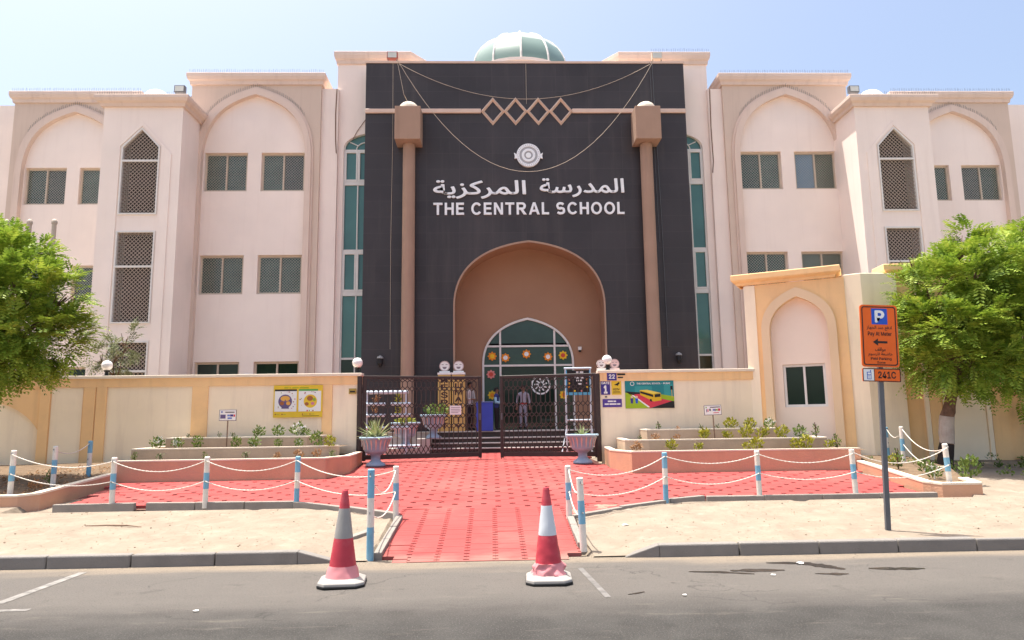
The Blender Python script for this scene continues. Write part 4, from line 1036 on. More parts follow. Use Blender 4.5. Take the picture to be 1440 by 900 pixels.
for nm, x, lb in (('gate_post',-4.70,'dark iron gate post at the end of the left wall'),('gate_post',1.47,'dark iron gate post at the end of the right wall')):
    q = MB().box(x-.06,18.14,.6,x+.05,18.26,2.86).build(nm, IRON); bevel(q,.006,1); tag(q, lb, 'gate post')

# ================================================================ BARRIER POSTS AND CHAINS
PR = .045
def post(x, y, z, h, top_blue, label, lean=0):
    r = tag(empty('barrier_post', (x,y,z)), label, 'post', 'blue and white barrier posts'); r.rotation_euler = (lean*.5+rng.uniform(-.012,.012), lean+rng.uniform(-.014,.014), 0)
    a, b = (BLUE, POSTW) if top_blue else (POSTW, BLUE)
    k = h/3
    MB().lathe([(PR,-.05),(PR,k)],14,(0,0,0)).build('lower_band', a, r, smooth=True)
    MB().lathe([(PR+.001,k),(PR+.001,2*k)],14,(0,0,0)).build('middle_band', b, r, smooth=True)
    MB().lathe([(PR,2*k),(PR,h-.012),(PR-.012,h),(.004,h+.003)],14,(0,0,0)).build('upper_band', a, r, smooth=True)
    for zz in (h-.06, h*.5): MB().tube([(0,-PR+.005,zz),(0,-PR-.02,zz+.01),(0,-PR-.028,zz-.012),(0,-PR+.005,zz-.016)], .005, 5).build('eye_hook', GREY, r)
    return (x,y,z,h)
PS = {}
for k, x, y, h, tb, lb, ln in (
 ('A',-9.72,12.72,.80,False,'leftmost barrier post, white-topped, standing at the corner of the left end bed',0),
 ('A2',-9.62,13.75,.78,False,'white-topped barrier post in the left end bed, middle of the three there',0),
 ('A3',-9.78,15.2,.76,True,'blue-topped barrier post in the left end bed, nearest the wall',0),
 ('B',-7.70,12.23,.80,False,'white-topped barrier post on the left edging, nearest the left end bed',0),
 ('C',-6.11,12.14,.80,False,'white-topped barrier post midway along the left edging',0),
 ('D',-4.57,12.06,.79,True,'blue-topped barrier post on the left edging where it bends to the drive',0),
 ('E',-2.76,10.93,.76,False,'white-topped barrier post at the left corner of the red drive',0),
 ('F',-2.81,8.98,1.06,True,'tall blue-topped barrier post by the left cone at the road edge',0),
 ('b',-.14,10.76,.76,False,'white-topped barrier post at the right corner of the red drive',0),
 ('a',-.14,9.15,.87,False,'worn white-topped barrier post by the right cone at the road edge',-.03),
 ('c',1.59,11.82,.79,True,'blue-topped barrier post on the right edging where it bends to the drive',0),
 ('d',3.30,12.17,.76,False,'white-topped barrier post midway along the right edging',0),
 ('e',4.97,12.15,.76,False,'white-topped barrier post on the right edging, just left of the parking sign',-.02),
 ('f',6.72,12.28,.72,False,'rightmost barrier post at the corner of the right end bed',-.03),
 ('g',7.80,15.45,.80,False,'white-topped barrier post in the right end bed, behind the chains',0),
 ('h',8.02,16.45,.72,True,'blue-topped barrier post in the right end bed, against the pale pier',0)):
    z = gp(y)+(.12 if k in ('A','A2','A3','f','g','h') else .02 if k not in 'aF' else .0)
    if k == 'F': z = .05
    if k == 'a': z = .08
    PS[k] = post(x, y, z, h, tb, lb, ln)
def chain(p, q, f0, f1, sag, label):
    sag *= rng.uniform(.88,1.15)
    a = Vector((PS[p][0],PS[p][1]-PR-.01,PS[p][2]+PS[p][3]*f0)); b = Vector((PS[q][0],PS[q][1]-PR-.01,PS[q][2]+PS[q][3]*f1))
    n = max(24, int((b-a).length/.035)); path = []; rad = []
    for i in range(n+1):
        t = i/n; v = a.lerp(b,t); v.z -= sag*4*t*(1-t); path.append(v); rad.append(.0105 if i % 2 else .006)
    tag(MB().tube(path, rad, 6).build('chain', CHAINM), label, 'chain', 'white chains between the barrier posts')
spans = [('A','B',.15,.16,'between the leftmost post and the next'),('B','C',.17,.17,'in the left edging row, first bay from the left'),('C','D',.17,.17,'in the left edging row, second bay from the left'),
 ('D','E',.16,.16,'from the blue-topped post to the left corner of the drive'),('E','F',.26,.2,'along the left side of the drive by the left cone'),
 ('b','a',.22,.18,'along the right side of the drive by the right cone'),('b','c',.17,.17,'from the right corner of the drive to the blue-topped post'),('c','d',.15,.15,'in the right edging row, first bay from the drive'),('d','e',.14,.14,'in the right edging row, bay left of the parking sign'),('e','f',.2,.2,'running behind the parking sign pole'),
 ('f','g',.22,.22,'crossing the right end bed'),('g','h',.16,.16,'between the two rear posts of the right end bed'),('A2','A3',.14,.14,'between the two rear posts of the left end bed')]
for p, q, s0, s1, lb in spans:
    chain(p, q, .92, .92, s0, 'upper white chain '+lb)
    if (p,q) not in (('g','h'),('A2','A3')): chain(p, q, .50, .50, s1*.9, 'lower white chain '+lb)

# ================================================================ TRAFFIC CONES
CONER = mat('cone_red', (.50,.045,.065), .5, .1, 5, .05, 40, .35, c2=(.58,.2,.2), c2amt=.45, c2scale=4)
CONEP = mat('cone_faded', (.68,.26,.27), .6, .1, 5, .05, 40, .3)
CONEW = mat('cone_white', (.33,.31,.285), .6, .08, 6, .05, 40, .3, c2=(.33,.3,.27), c2amt=.6, c2scale=9)
CONEC = mat('cone_clean_sleeve', (.62,.64,.66), .4, .04, 6, 0, 40, .4)
def cone(x, y, rz, label, slv, dent, lean):
    r = tag(empty('traffic_cone', (x,y,0), rz), label, 'cone', 'traffic cones at the road edge'); r.rotation_euler = (0, lean, rz)
    b = [(-.245,-.165),(-.165,-.245),(.165,-.245),(.245,-.165),(.245,.165),(.165,.245),(-.165,.245),(-.245,.165)]
    mb = MB(); n = 8; mb.add([(x*1.0,y*1.0,.004) for x,y in b]+[(x*1.0,y*1.0,.03) for x,y in b], [tuple(range(7,-1,-1)),tuple(range(8,16))]+[(i,(i+1)%8,8+(i+1)%8,8+i) for i in range(8)])
    bevel(mb.build('rubber_foot', BLACK, r), .008, 2)
    mb = MB(); mb.add([(x*.985,y*.985,.0305) for x,y in b]+[(x*.97,y*.97,.055) for x,y in b]+[(x*.72,y*.72,.085) for x,y in b], [tuple(range(16,24))]+[(k*8+i,k*8+(i+1)%8,k*8+8+(i+1)%8,k*8+8+i) for k in (0,1) for i in range(8)])
    bevel(mb.build('base', CONEW, r), .008, 2)
    def seg(nm, z0, z1, r0, r1, M, w_=0):
        st = 8; mb = MB(); pr = [(r0+(r1-r0)*i/st, z0+(z1-z0)*i/st) for i in range(st+1)]
        mb.lathe(pr, 32); 
        if w_:
            rr = random.Random(3)
            mb.v = [(vx*(1+w_*mnoise.noise((vx*14,vy*14,vz*16))), vy*(1+w_*mnoise.noise((vx*14+5,vy*14,vz*16))), vz) for vx,vy,vz in mb.v]
        return mb.build(nm, M, r, smooth=True)
    seg('skirt', .084, .20, .180, .141, CONEP, dent); seg('body', .20, .48, .1405, .099, CONER, dent*.25); seg('reflective_sleeve', .48, .785, .0995, .058, slv, dent*.2); seg('tip', .785, .945, .0575, .035, CONER)
    MB().lathe([(.036,.945),(.03,.972),(.012,.976),(.012,.95)],20).build('collar', CONER, r, smooth=True)
cone(-2.885,7.73,R(6),'red traffic cone with a wrinkled silver sleeve by the tall blue post',CONEW,.05,.012)
cone(-.70,7.68,R(-3),'red traffic cone with a clean white sleeve and crumpled skirt, at the drive centre right',CONEC,.3,-.012)

# ================================================================ PARKING SIGN
ps = tag(empty('parking_sign', (3.93,9.37,sandz(3.93,9.37)-.03)), 'orange paid-parking sign on a leaning grey pole', 'parking sign')
tilt = math.atan2(-.03,1.0)
ps.rotation_euler = (R(-1), R(-2.0)*-1*-1, 0)
ps.rotation_euler = (0, R(2.2), 0)
MB().box(-.032,-.02,0,.032,.02,2.72).build('pole', GREY, ps)
def rrect(x0,z0,x1,z1,r_,n=5):
    pts = []
    for cx_,cz_,a0 in ((x1-r_,z0+r_,-90),(x1-r_,z1-r_,0),(x0+r_,z1-r_,90),(x0+r_,z0+r_,180)):
        for i in range(n+1): a = R(a0+90*i/n); pts.append((cx_+r_*math.cos(a), cz_+r_*math.sin(a)))
    return pts
X0, X1, Z0, Z1 = -.262,.255,2.185,3.04
pn = MB().plate(rrect(X0,Z0,X1,Z1,.04), [], -.036, -.0205, True).build('sign_panel', ORANGE, ps)
MB().plate(rrect(X0+.022,Z0+.022,X1-.022,Z1-.022,.035), [rrect(X0+.036,Z0+.036,X1-.036,Z1-.036,.028)], -.0385, -.0361).build('border', PBLACK, pn)
flat('p_square', rect(-.105,2.77,.115,2.99), -.0361, PBLUE, pn)
fit_text('P', -.06,2.795,.075,2.965,-.0382, PWHITE, 'letter', pn, .035, .002)
fit_text(' '.join(reversed([arabic(q) for q in ('ادفع','عند','الجهاز')])), -.18,2.685,.17,2.75,-.0361, PBLACK, 'arabic_line', pn, .008, .002)
fit_text('Pay At Meter', -.165,2.60,.165,2.668,-.0361, PBLACK, 'text_line', pn, .014, .002)
flat('arrow', [(-.10,2.525),(-.03,2.575),(-.03,2.54),(.10,2.54),(.10,2.51),(-.03,2.51),(-.03,2.475)][::-1], -.0361, PBLACK, pn)
fit_text(arabic('مواقف'), -.075,2.39,.07,2.455,-.0361, PBLACK, 'arabic_line', pn, .008, .002)
fit_text(' '.join(reversed([arabic(q) for q in ('خاضعة','للرسوم')])), -.17,2.325,.165,2.385,-.0361, PBLACK, 'arabic_line', pn, .008, .002)
fit_text('Paid Parking', -.14,2.272,.145,2.318,-.0361, PBLACK, 'text_line', pn, .014, .002)
fit_text('Zone', -.055,2.232,.06,2.262,-.0361, PBLACK, 'text_line', pn, .014, .002)
p2 = MB().plate(rrect(-.262,1.985,.262,2.165,.015), [], -.036, -.0205, True).build('zone_plate', ORANGE, ps)
MB().plate(rrect(-.261,1.986,.261,2.164,.014), [rrect(-.25,1.997,.25,2.153,.01)], -.0385, -.0361).build('border', PBLACK, p2)
flat('phone_field', rect(-.25,1.998,-.105,2.152), -.0361, PWHITE, p2)
ph = mat('phone_blue',(.08,.16,.5),.5)
flat('phone_symbol', rect(-.205,2.015,-.145,2.115), -.0382, ph, p2); flat('phone_symbol', rect(-.16,2.116,-.148,2.14), -.0382, ph, p2); flat('phone_screen', rect(-.195,2.08,-.155,2.105), -.0403, PWHITE, p2)
for i in range(3): flat('phone_key', rect(-.196+.016*i,2.022,-.186+.016*i,2.068), -.0403, PWHITE, p2)
flat('divider', rect(-.108,1.998,-.1,2.152), -.0383, PBLACK, p2)
fit_text('241C', -.05,2.03,.195,2.125,-.0361, PBLACK, 'text_line', p2, .02, .002)

# ================================================================ SIGNS AND POSTERS ON THE WALLS
yw = 18.165
def board(name, x0,z0,x1,z1, M, y=18.195, th=.012):
    return MB().box(x0,y-th,z0,x1,y,z1).build(name, M)
b = board('poster', -6.89,1.83,-5.64,2.65, YELLOW); tag(b, 'yellow food-plate poster on the left garden wall', 'poster'); y1 = 18.183
# the pilaster is behind its right edge
b.location.y = -.04; y1 = 18.1815
def pf(nm, pts, M, par, k=1): return flat(nm, pts, y1-.002*(k-1), M, par, .002)
pf('panel', rect(-6.86,1.98,-6.30,2.50), PWHITE, b); pf('panel', rect(-6.25,1.98,-5.68,2.50), PWHITE, b)
pf('header', rect(-6.86,2.501,-6.30,2.545), PBLACK, b); pf('header', rect(-6.25,2.501,-5.76,2.55), mat('print_green',(.12,.4,.08),.5), b)
PUR = mat('print_purple',(.13,.1,.22),.5); ORF = mat('print_orange',(.75,.4,.08),.5); BRN = mat('print_brown',(.35,.12,.04),.5); GRN = mat('print_leaf',(.25,.4,.05),.5); REDP = mat('print_red',(.6,.03,.06),.5); PKK = mat('print_pink',(.6,.2,.3),.5); TEAL = mat('print_teal',(.02,.22,.24),.5)
pf('plate', disc(-6.59,2.24,.175,24), PUR, b, 2); pf('food', disc(-6.59,2.31,.07,16,1.7), ORF, b, 3); pf('food', disc(-6.67,2.19,.05,12,1.1), BRN, b, 3); pf('food', disc(-6.51,2.19,.05,12,1.1), ORF, b, 3); pf('stem', rect(-6.6,2.06,-6.575,2.28), PUR, b, 4); pf('stem', rect(-6.68,2.055,-6.49,2.085), PUR, b, 4)
pf('plate', disc(-5.95,2.24,.17,24), YELLOW, b, 2); pf('food', disc(-5.96,2.31,.065,12,1.2), BRN, b, 3); pf('food', disc(-5.85,2.28,.04,10), GRN, b, 3); pf('food', disc(-6.04,2.17,.045,10,1.2), BRN, b, 3); pf('food', disc(-5.89,2.18,.04,10,1.2), PKK, b, 3)
rr = random.Random(8)
for k in range(26):
    a = rr.uniform(0,6.28); c0 = (-6.58,2.24) if k%2 else (-5.96,2.24)
    x = c0[0]+math.cos(a)*rr.uniform(.2,.26); z = c0[1]+max(-.24,min(.24,math.sin(a)*.26))
    pf('food_icon', disc(x,z,rr.uniform(.008,.02),7,rr.uniform(.8,1.4)), rr.choice([BRN,PKK,PUR,GRN,REDP]), b, 2)
for u0,u1 in ((-6.62,-6.52),(-6.49,-6.45),(-6.42,-6.26),(-6.23,-6.0)): pf('print', rect(u0,2.57,u1,2.6), mat('print_olive',(.4,.42,.02),.5), b)
for k in range(4): pf('foot_icon', disc((-6.83,-6.66,-6.14,-5.95)[k],1.91,.018,8), BRN, b); pf('foot_line', rect((-6.80,-6.63,-6.1,-5.92)[k],1.905,(-6.73,-6.56,-6.02,-5.84)[k],1.915), GRN, b)
pf('foot_line', rect(-6.15,1.86,-5.72,1.87), PBLACK, b)
b2 = board('intercom_box', -4.98,2.41,-4.79,2.55, mat('brass',(.45,.3,.08),.35,.1,6,0,40,.4,.6), 18.199, .03); tag(b2, 'small brass doorbell box on the left garden wall', 'doorbell'); MB().box(-4.95,18.155,2.45,-4.82,18.169,2.49).build('button_plate', PBLACK, b2)
b = board('house_number', 1.72,2.675,1.97,2.885, NAVY, 18.166); tag(b, 'navy house number plate 22 on the right wall band', 'number plate'); fit_text('22', 1.765,2.72,1.925,2.835,18.153, PWHITE, 'number', b, .03, .002)
b = board('label_strip', 1.99,2.81,2.20,2.855, PBLACK, 18.166, .006); tag(b, 'longer upper black strip beside the number plate', 'strip'); b = board('label_strip', 2.0,2.735,2.14,2.77, PBLACK, 18.166, .006); tag(b, 'shorter lower black strip beside the number plate', 'strip')
b = board('gate_sign', 1.555,2.31,1.795,2.665, NAVY); tag(b, 'navy sign reading GATE 1 on the right wall', 'sign'); fit_text('GATE', 1.57,2.58,1.78,2.645,18.182, PWHITE, 'word', b, .03, .002); fit_text('1', 1.625,2.335,1.725,2.555,18.182, PWHITE, 'number', b, .05, .002)
b = board('camera_sign', 1.835,2.305,2.09,2.66, YELLOW); tag(b, 'yellow CCTV warning sign on the right wall', 'sign'); fit_text('CCTV', 1.87,2.415,2.045,2.47,18.182, PBLACK, 'word', b, .04, .002)
flat('camera_symbol', [(1.90,2.56),(1.97,2.595),(2.03,2.64),(2.05,2.60),(2.01,2.56),(2.0,2.52),(1.985,2.55),(1.94,2.55)][::-1], 18.1829, PBLACK, b); flat('text_rule', rect(1.87,2.38,2.05,2.392), 18.1829, PBLACK, b); flat('text_rule', rect(1.86,2.345,2.06,2.36), 18.1829, PBLACK, b)
b = board('direction_plate', 1.59,1.985,2.09,2.195, mat('violet_board',(.09,.05,.27),.45)); tag(b, 'small violet plate with white lettering below the GATE 1 sign', 'sign'); 
for u0,u1,v in ((.27,.53,.72),(.56,.70,.72),(.10,.32,.38),(.35,.72,.38),(.75,.92,.38)): flat('print', rect(1.59+u0*.5,1.985+v*.21-.018,1.59+u1*.5,1.985+v*.21+.018), 18.1829, PWHITE, b)
b = board('plug', 1.655,2.235,1.71,2.275, GREY); tag(b, 'tiny grey bracket between the GATE 1 sign and the violet plate', 'bracket')
# school-bus poster
b = board('poster', 2.185,1.945,3.465,2.66, TEAL); tag(b, 'teal school-bus road-safety poster on the right garden wall', 'poster'); yp = 18.1829
def bp(nm, pts, M, k=1):
    pts = [(2.185+u*1.28, 2.66-v*.715) for u,v in pts]; a = sum(pts[i][0]*pts[(i+1)%len(pts)][1]-pts[(i+1)%len(pts)][0]*pts[i][1] for i in range(len(pts)))
    return flat(nm, pts if a > 0 else pts[::-1], yp-.002*(k-1), M, b, .002)
LIME = mat('print_lime',(.32,.46,.02),.5); RDR = mat('print_road_red',(.65,.05,.08),.5); BUSY = mat('print_bus_yellow',(.72,.45,.02),.5); TEAL2 = mat('print_teal_light',(.04,.3,.3),.5)
bp('building_shape', [(.2,.2),(.55,.2),(.55,.42),(.2,.42)], TEAL2); bp('building_shape', [(.8,.15),(.98,.15),(.98,.62),(.8,.55)], TEAL2)
bp('grass', [(0,.42),(.2,.5),(.5,.998),(0,.998)], LIME, 2); bp('grass', [(.74,.5),(1,.58),(1,.76),(.72,.65)], LIME, 2); bp('far_road', [(0,.38),(.3,.42),(.3,.5),(.1,.5)], PBLACK, 2)
bp('road', [(.12,.5),(.3,.48),(.95,.75),(.5,.998),(.44,.94)], RDR, 3); bp('asphalt', [(.95,.75),(1,.76),(1,.998),(.52,.998)], PBLACK, 3); bp('asphalt', [(.1,.44),(.2,.5),(.16,.53)], PBLACK, 3)
bp('kerb_line', [(.13,.52),(.17,.52),(.5,.96),(.46,.97)], PWHITE, 4); bp('bus_side', [(.3,.34),(.58,.48),(.58,.76),(.31,.52)], BUSY, 5); bp('bus_front', [(.58,.48),(.73,.46),(.74,.72),(.58,.76)], BUSY, 5); bp('bus_roof', [(.3,.34),(.45,.33),(.73,.45),(.58,.48)], mat('print_bus_roof',(.8,.62,.1),.5), 5)
bp('bus_window', [(.31,.38),(.57,.51),(.57,.60),(.31,.45)], PBLACK, 6); bp('windscreen', [(.6,.5),(.72,.48),(.72,.59),(.6,.61)], PBLACK, 6); bp('bus_wheel', [(.5,.66),(.54,.68),(.54,.77),(.5,.74)], PBLACK, 6)
for u, M_ in ((.13,NAVY),(.23,PBLUE)): bp('child_head', [(u-.02,.55),(u+.02,.55),(u+.025,.62),(u-.02,.63)], mat('print_skin',(.75,.5,.35),.5), 5); bp('child_body', [(u-.03,.64),(u+.03,.64),(u+.02,.82),(u-.02,.82)], M_, 5)
bp('traffic_light', [(.93,.2),(.975,.2),(.975,.34),(.93,.34)], PBLACK, 4); bp('light_post', [(.95,.34),(.962,.34),(.965,.62),(.953,.62)], ORF, 4)
MB().plate(disc(2.185+.15*1.28,2.585,.055,20), [disc(2.185+.15*1.28,2.585,.042,20)], yp-.004, yp-.002).build('seal', PWHITE, b)
fit_text('THE CENTRAL SCHOOL - DUBAI', 2.185+.24*1.28,2.565,2.185+.93*1.28,2.61,yp-.002, PWHITE, 'text_line', b, .02, .002)
# small garden placards on stakes
def placard(x, y, zb, z0, z1, w_, label, tilt_, lines):
    r = tag(empty('garden_placard', (x,y,zb)), label, 'placard', 'placards in the planters'); r.rotation_euler = (0, tilt_, 0)
    MB().box(-.012,-.006,0,.012,.006,z0-zb+.06).build('stake', mat('stake_brown',(.2,.12,.08),.7), r)
    f_ = bevel(MB().box(-w_/2,-.022,z0-zb,w_/2,-.007,z1-zb).build('board', mat('placard_frame',(.2,.18,.18),.6), r), .003, 1)
    MB().box(-w_/2+.015,-.025,z0-zb+.015,w_/2-.015,-.0221,z1-zb-.015).build('face', PWHITE, r)
    for (u0,v0,u1,v1,M_) in lines: MB().box(-w_/2+u0*w_,-.0275,z0-zb+v0*(z1-z0),-w_/2+u1*w_,-.0252,z0-zb+v1*(z1-z0)).build('print', M_, r)
    return r
BL2 = mat('print_blue2',(.12,.2,.5),.5)
placard(-7.42,16.5,1.1,1.76,2.02,.40,'small white placard with dark print on a stake in the left planter',.01,[(.35,.72,.88,.8,PBLACK),(.12,.7,.2,.85,BL2),(.08,.2,.38,.55,PUR),(.48,.4,.62,.55,BL2),(.64,.38,.82,.56,NAVY),(.84,.36,.92,.56,REDP),(.5,.16,.75,.3,BL2)])
placard(3.98,16.6,1.15,1.74,1.98,.42,'small white placard with coloured print on a stake in the right planter',-.03,[(.35,.74,.92,.82,PBLACK),(.1,.7,.16,.85,GRN),(.12,.3,.17,.6,PUR),(.2,.35,.25,.6,REDP),(.3,.42,.38,.64,PBLACK),(.5,.42,.57,.62,BL2),(.59,.4,.66,.62,NAVY),(.68,.42,.78,.6,GRN),(.8,.4,.92,.64,REDP),(.52,.2,.84,.26,REDP)])
# ================================================================ LAMPS AND FIXTURES
GLOBE = mat('opal_globe', (.82,.79,.76), .25, .04, 5, 0, 40, .5)
def globe(x, y, z, label, r_=.135):
    o = tag(empty('globe_lamp', (x,y,z)), label, 'lamp', 'globe lamps on the walls')
    MB().lathe([(.10,0),(.10,.015),(.05,.03),(.04,.10),(.07,.125),(.075,.15)],16).build('lamp_base', BLACK, o, smooth=True)
    MB().lathe([(max(.01,r_*math.sin(a*R(15))), .15+r_-r_*math.cos(a*R(15))-.01) for a in range(13)],20).build('globe', GLOBE, o, smooth=True)
globe(-11.25,18.33,2.95,'white globe lamp on the left wall coping near the shrub')
globe(-4.80,18.33,2.95,'white globe lamp on the left wall coping beside the gate')
globe(1.76,18.33,2.95,'white globe lamp on the right wall coping between two smiling discs')
def smile_disc(name, x, y, z, rad, M, label, group='smiling discs'):
    o = tag(empty(name, (x,y,z)), label, 'disc', group)
    MB().box(-rad*1.0,-.04,0,rad*1.0,.04,.06).build('foot', M, o)
    MB().plate(disc(0,.05+rad,rad,28), [], -.03, .03, True).build('disc', M, o)
    MB().plate(disc(0,.05+rad,rad*.99,28), [disc(0,.05+rad,rad*.86,28)], -.036, -.0301).build('rim', mat('disc_rim',(.5,.38,.36),.6), o)
    D_ = mat('face_print',(.24,.2,.22),.6)
    for sx in (-1,1): flat('eye', rect(sx*rad*.38-rad*.2,.05+rad*1.22,sx*rad*.38+rad*.2,.05+rad*1.34), -.0301, D_, o)
    flat('mouth', [(-rad*.42,.05+rad*.85),(rad*.42,.05+rad*.85),(rad*.3,.05+rad*.52),(0,.05+rad*.42),(-rad*.3,.05+rad*.52)][::-1], -.0301, D_, o)
PK = mat('disc_pink',(.74,.56,.53),.6)
smile_disc('smiling_disc', 1.60,18.30,2.95,.12,WHITE,'white smiling disc on the right wall coping, left of the globe')
smile_disc('smiling_disc', 1.95,18.30,2.95,.125,PK,'pinkish smiling disc on the right wall coping, right of the globe')
# value columns beside the steps
def value_column(x, word, label):
    o = tag(empty('value_column', (x,24.02,1.33)), label, 'column', 'yellow value columns by the entrance')
    bevel(MB().box(-.22,0,0,.22,.3,1.93).build('shaft', mat('column_yellow',(.58,.37,.12),.6,.06,3), o), .01, 1)
    MB().box(-.235,-.01,1.931,.235,.31,2.0).build('cap', WHITE, o)
    n = len(word); hh = 1.82/n
    for i, c in enumerate(word): fit_text(c, -.12, 1.88-hh*(i+1)+.03, .12, 1.88-hh*i-.025, -.0005, mat('value_print',(.05,.02,.02),.6), 'letter', o, .02, .003)
value_column(-2.92,'RESPECT','yellow column reading RESPECT behind the left gate'); value_column(-2.44,'HUMANITY','yellow column reading HUMANITY behind the left gate')
smile_disc('smiling_disc', -2.92,24.17,3.332,.18,WHITE,'white smiling disc on top of the RESPECT column'); smile_disc('smiling_disc', -2.44,24.17,3.332,.18,WHITE,'white smiling disc on top of the HUMANITY column')
def lantern(x, label):
    o = tag(empty('wall_lantern', (x,24.30,3.55)), label, 'lantern', 'wall lanterns on the portal')
    MB().tube([(0,.19,.36),(0,.08,.44),(0,0,.42)], .012, 6).build('bracket', BLACK, o)
    MB().lathe([(.02,.42),(.10,.37),(.12,.32),(.10,.31)],8).build('hood', mat('lantern_hood',(.3,.3,.3),.4), o)
    MB().lathe([(.085,.31),(.10,.14),(.05,.05),(.015,0)],8).build('lantern_glass', PBLACK, o)
lantern(-5.17,'black wall lantern on the portal left of the left column'); lantern(5.30,'black wall lantern on the portal right of the right column')
bl = MB().lathe([(.13,0),(.13,.04),(.10,.09),(.02,.11)],16).build('bulkhead_light', WHITE, None, smooth=True); bl.location = (-10.0,24.99,3.35); bl.rotation_euler = (R(90),0,0); bl.scale = (1.3,.7,1)
bl.location = (-10.0,25.09,3.35); tag(bl,'white oval bulkhead light between two ground-floor windows','wall light')
def flood(x, y, z, label, rz=0, M=None):
    o = tag(empty('floodlight', (x,y,z), rz), label, 'floodlight', 'floodlights on the roof edge')
    for sx in (-1,1): MB().box(sx*.16-.012,-.012,0,sx*.16+.012,.012,.3).build('bracket_leg', GREY, o)
    h = MB().box(-.2,-.07,.22,.2,.12,.50); bevel(h.build('housing', M or GREY, o), .012, 2)
    MB().box(-.165,-.078,.255,.165,-.0705,.465).build('lens', mat('flood_lens',(.55,.58,.55),.2), o)
flood(-13.28,25.85,14.2,'grey floodlight on the roof between the left tower and bay'); flood(13.25,25.85,14.2,'grey floodlight on the roof between the right tower and bay')
flood(-4.93,24.75,15.0,'reddish floodlight on the portal top, left end',0,mat('rusty_red',(.3,.1,.08),.6)); flood(5.12,24.75,15.0,'beige floodlight on the portal top, right end',0,FRAMEB)

# ================================================================ CABLES
def cable(pts, r_, M, label, sagn=None):
    tag(MB().tube(pts, r_, 6).build('cable', M), label, 'cable', 'cables strung on the facade')
def cat(a, b, zlow, n=28):
    a = Vector(a); b = Vector(b); mid = (a.z+b.z)/2-zlow
    return [Vector((*(a.lerp(b,t/n)).xy, a.z+(b.z-a.z)*t/n-mid*4*(t/n)*(1-t/n))) for t in range(n+1)]
cable(cat((-4.6,24.42,14.85),(4.75,24.42,14.85),13.47), .0075, ROPE, 'pale cable hanging in a shallow curve across the top of the portal')
cable(cat((-4.6,23.6,14.6),(4.72,23.6,14.6),10.36), .0075, ROPE, 'pale cable hanging in a deep curve below the portal crest')
cable([(-4.6,24.44,14.8),(-4.6,23.6,14.6),(-4.35,23.7,13.3),(-4.25,24.0,13.16)], .007, ROPE, 'short pale cable from the left floodlight to the left column cap')
cable([(-4.86,24.46,15.0),(-4.84,24.46,12),(-4.87,24.46,8),(-4.85,24.46,4.2)], .0065, ROPE, 'thin pale cable running down the portal left of the left column')
cable([(.09,24.47,14.95),(.09,24.47,13.3)], .0065, ROPE, 'short thin vertical cable on the portal centre line')
cable([(4.85,24.46,15.0),(4.87,24.46,12.9),(4.95,24.46,8.8),(4.97,24.46,4.2)], .013, GREY, 'thin grey cable running down the portal right of the right column')
cable([(4.75,24.46,14.95),(4.78,24.46,12.9),(4.84,24.46,8)], .010, GREY, 'second thin grey cable beside the right column')
cable([(-7.06,25.1,14.2),(-7.09,25.1,13.2),(-7.07,25.1,12.2),(-7.03,25.1,11.65)], .018, CABLED, 'dark brown cable on the strip wall left of the portal')
cable([(7.2,25.1,14.2),(7.17,25.1,12.6),(7.19,25.1,11.3),(7.14,25.1,10.85)], .018, CABLED, 'dark brown cable on the strip wall right of the portal')
cable([(-5.9,25.28,13.2),(-6.3,25.28,12.6),(-6.45,25.28,12.3)], .012, CABLED, 'short slanting cable above the left tall window')
cable([(-12.6,25.6,14.25),(-12.85,25.5,13.9),(-12.75,24.6,13.4),(-12.5,24.2,13.12)], .016, CABLED, 'short cable drooping behind the left tower cornice')

# ================================================================ URNS
URNB = mat('urn_blue', (.29,.385,.48), .6, .1, 5, .1, 40, .25, c2=(.4,.4,.45), c2amt=.4, c2scale=5)
URNR = mat('urn_rib_peach', (.62,.42,.36), .6, .06, 5)
def blades(n, L, wd, rr, spread=1.0, M=AGAVE, z0=0):
    mb = MB()
    for k in range(n):
        a = k*2.399+rr.uniform(-.3,.3); el = R(rr.uniform(18,85))*1.0; el = R(88)-(R(88)-R(12))*((k+.5)/n)**.8*spread
        l = L*rr.uniform(.75,1.1); d = Vector((math.cos(a)*math.cos(el), math.sin(a)*math.cos(el), math.sin(el))); s_ = Vector((-math.sin(a),math.cos(a),0)); st = 5; vs_ = []
        for i in range(st+1):
            t = i/st; p = Vector((0,0,z0))+d*(l*t)+Vector((0,0,-.22*l*t*t*math.cos(el))); w_ = wd*(.7+.6*t if t < .3 else 1.1*(1-t)**.8+.02); upn = d.cross(s_).normalized()
            vs_ += [p-s_*w_/2, p-upn*w_*.22, p+s_*w_/2]
        mb.add(vs_, [f for i in range(st) for f in ((3*i,3*i+1,3*i+4,3*i+3),(3*i+1,3*i+2,3*i+5,3*i+4),(3*i+2,3*i,3*i+3,3*i+5))])
    return mb
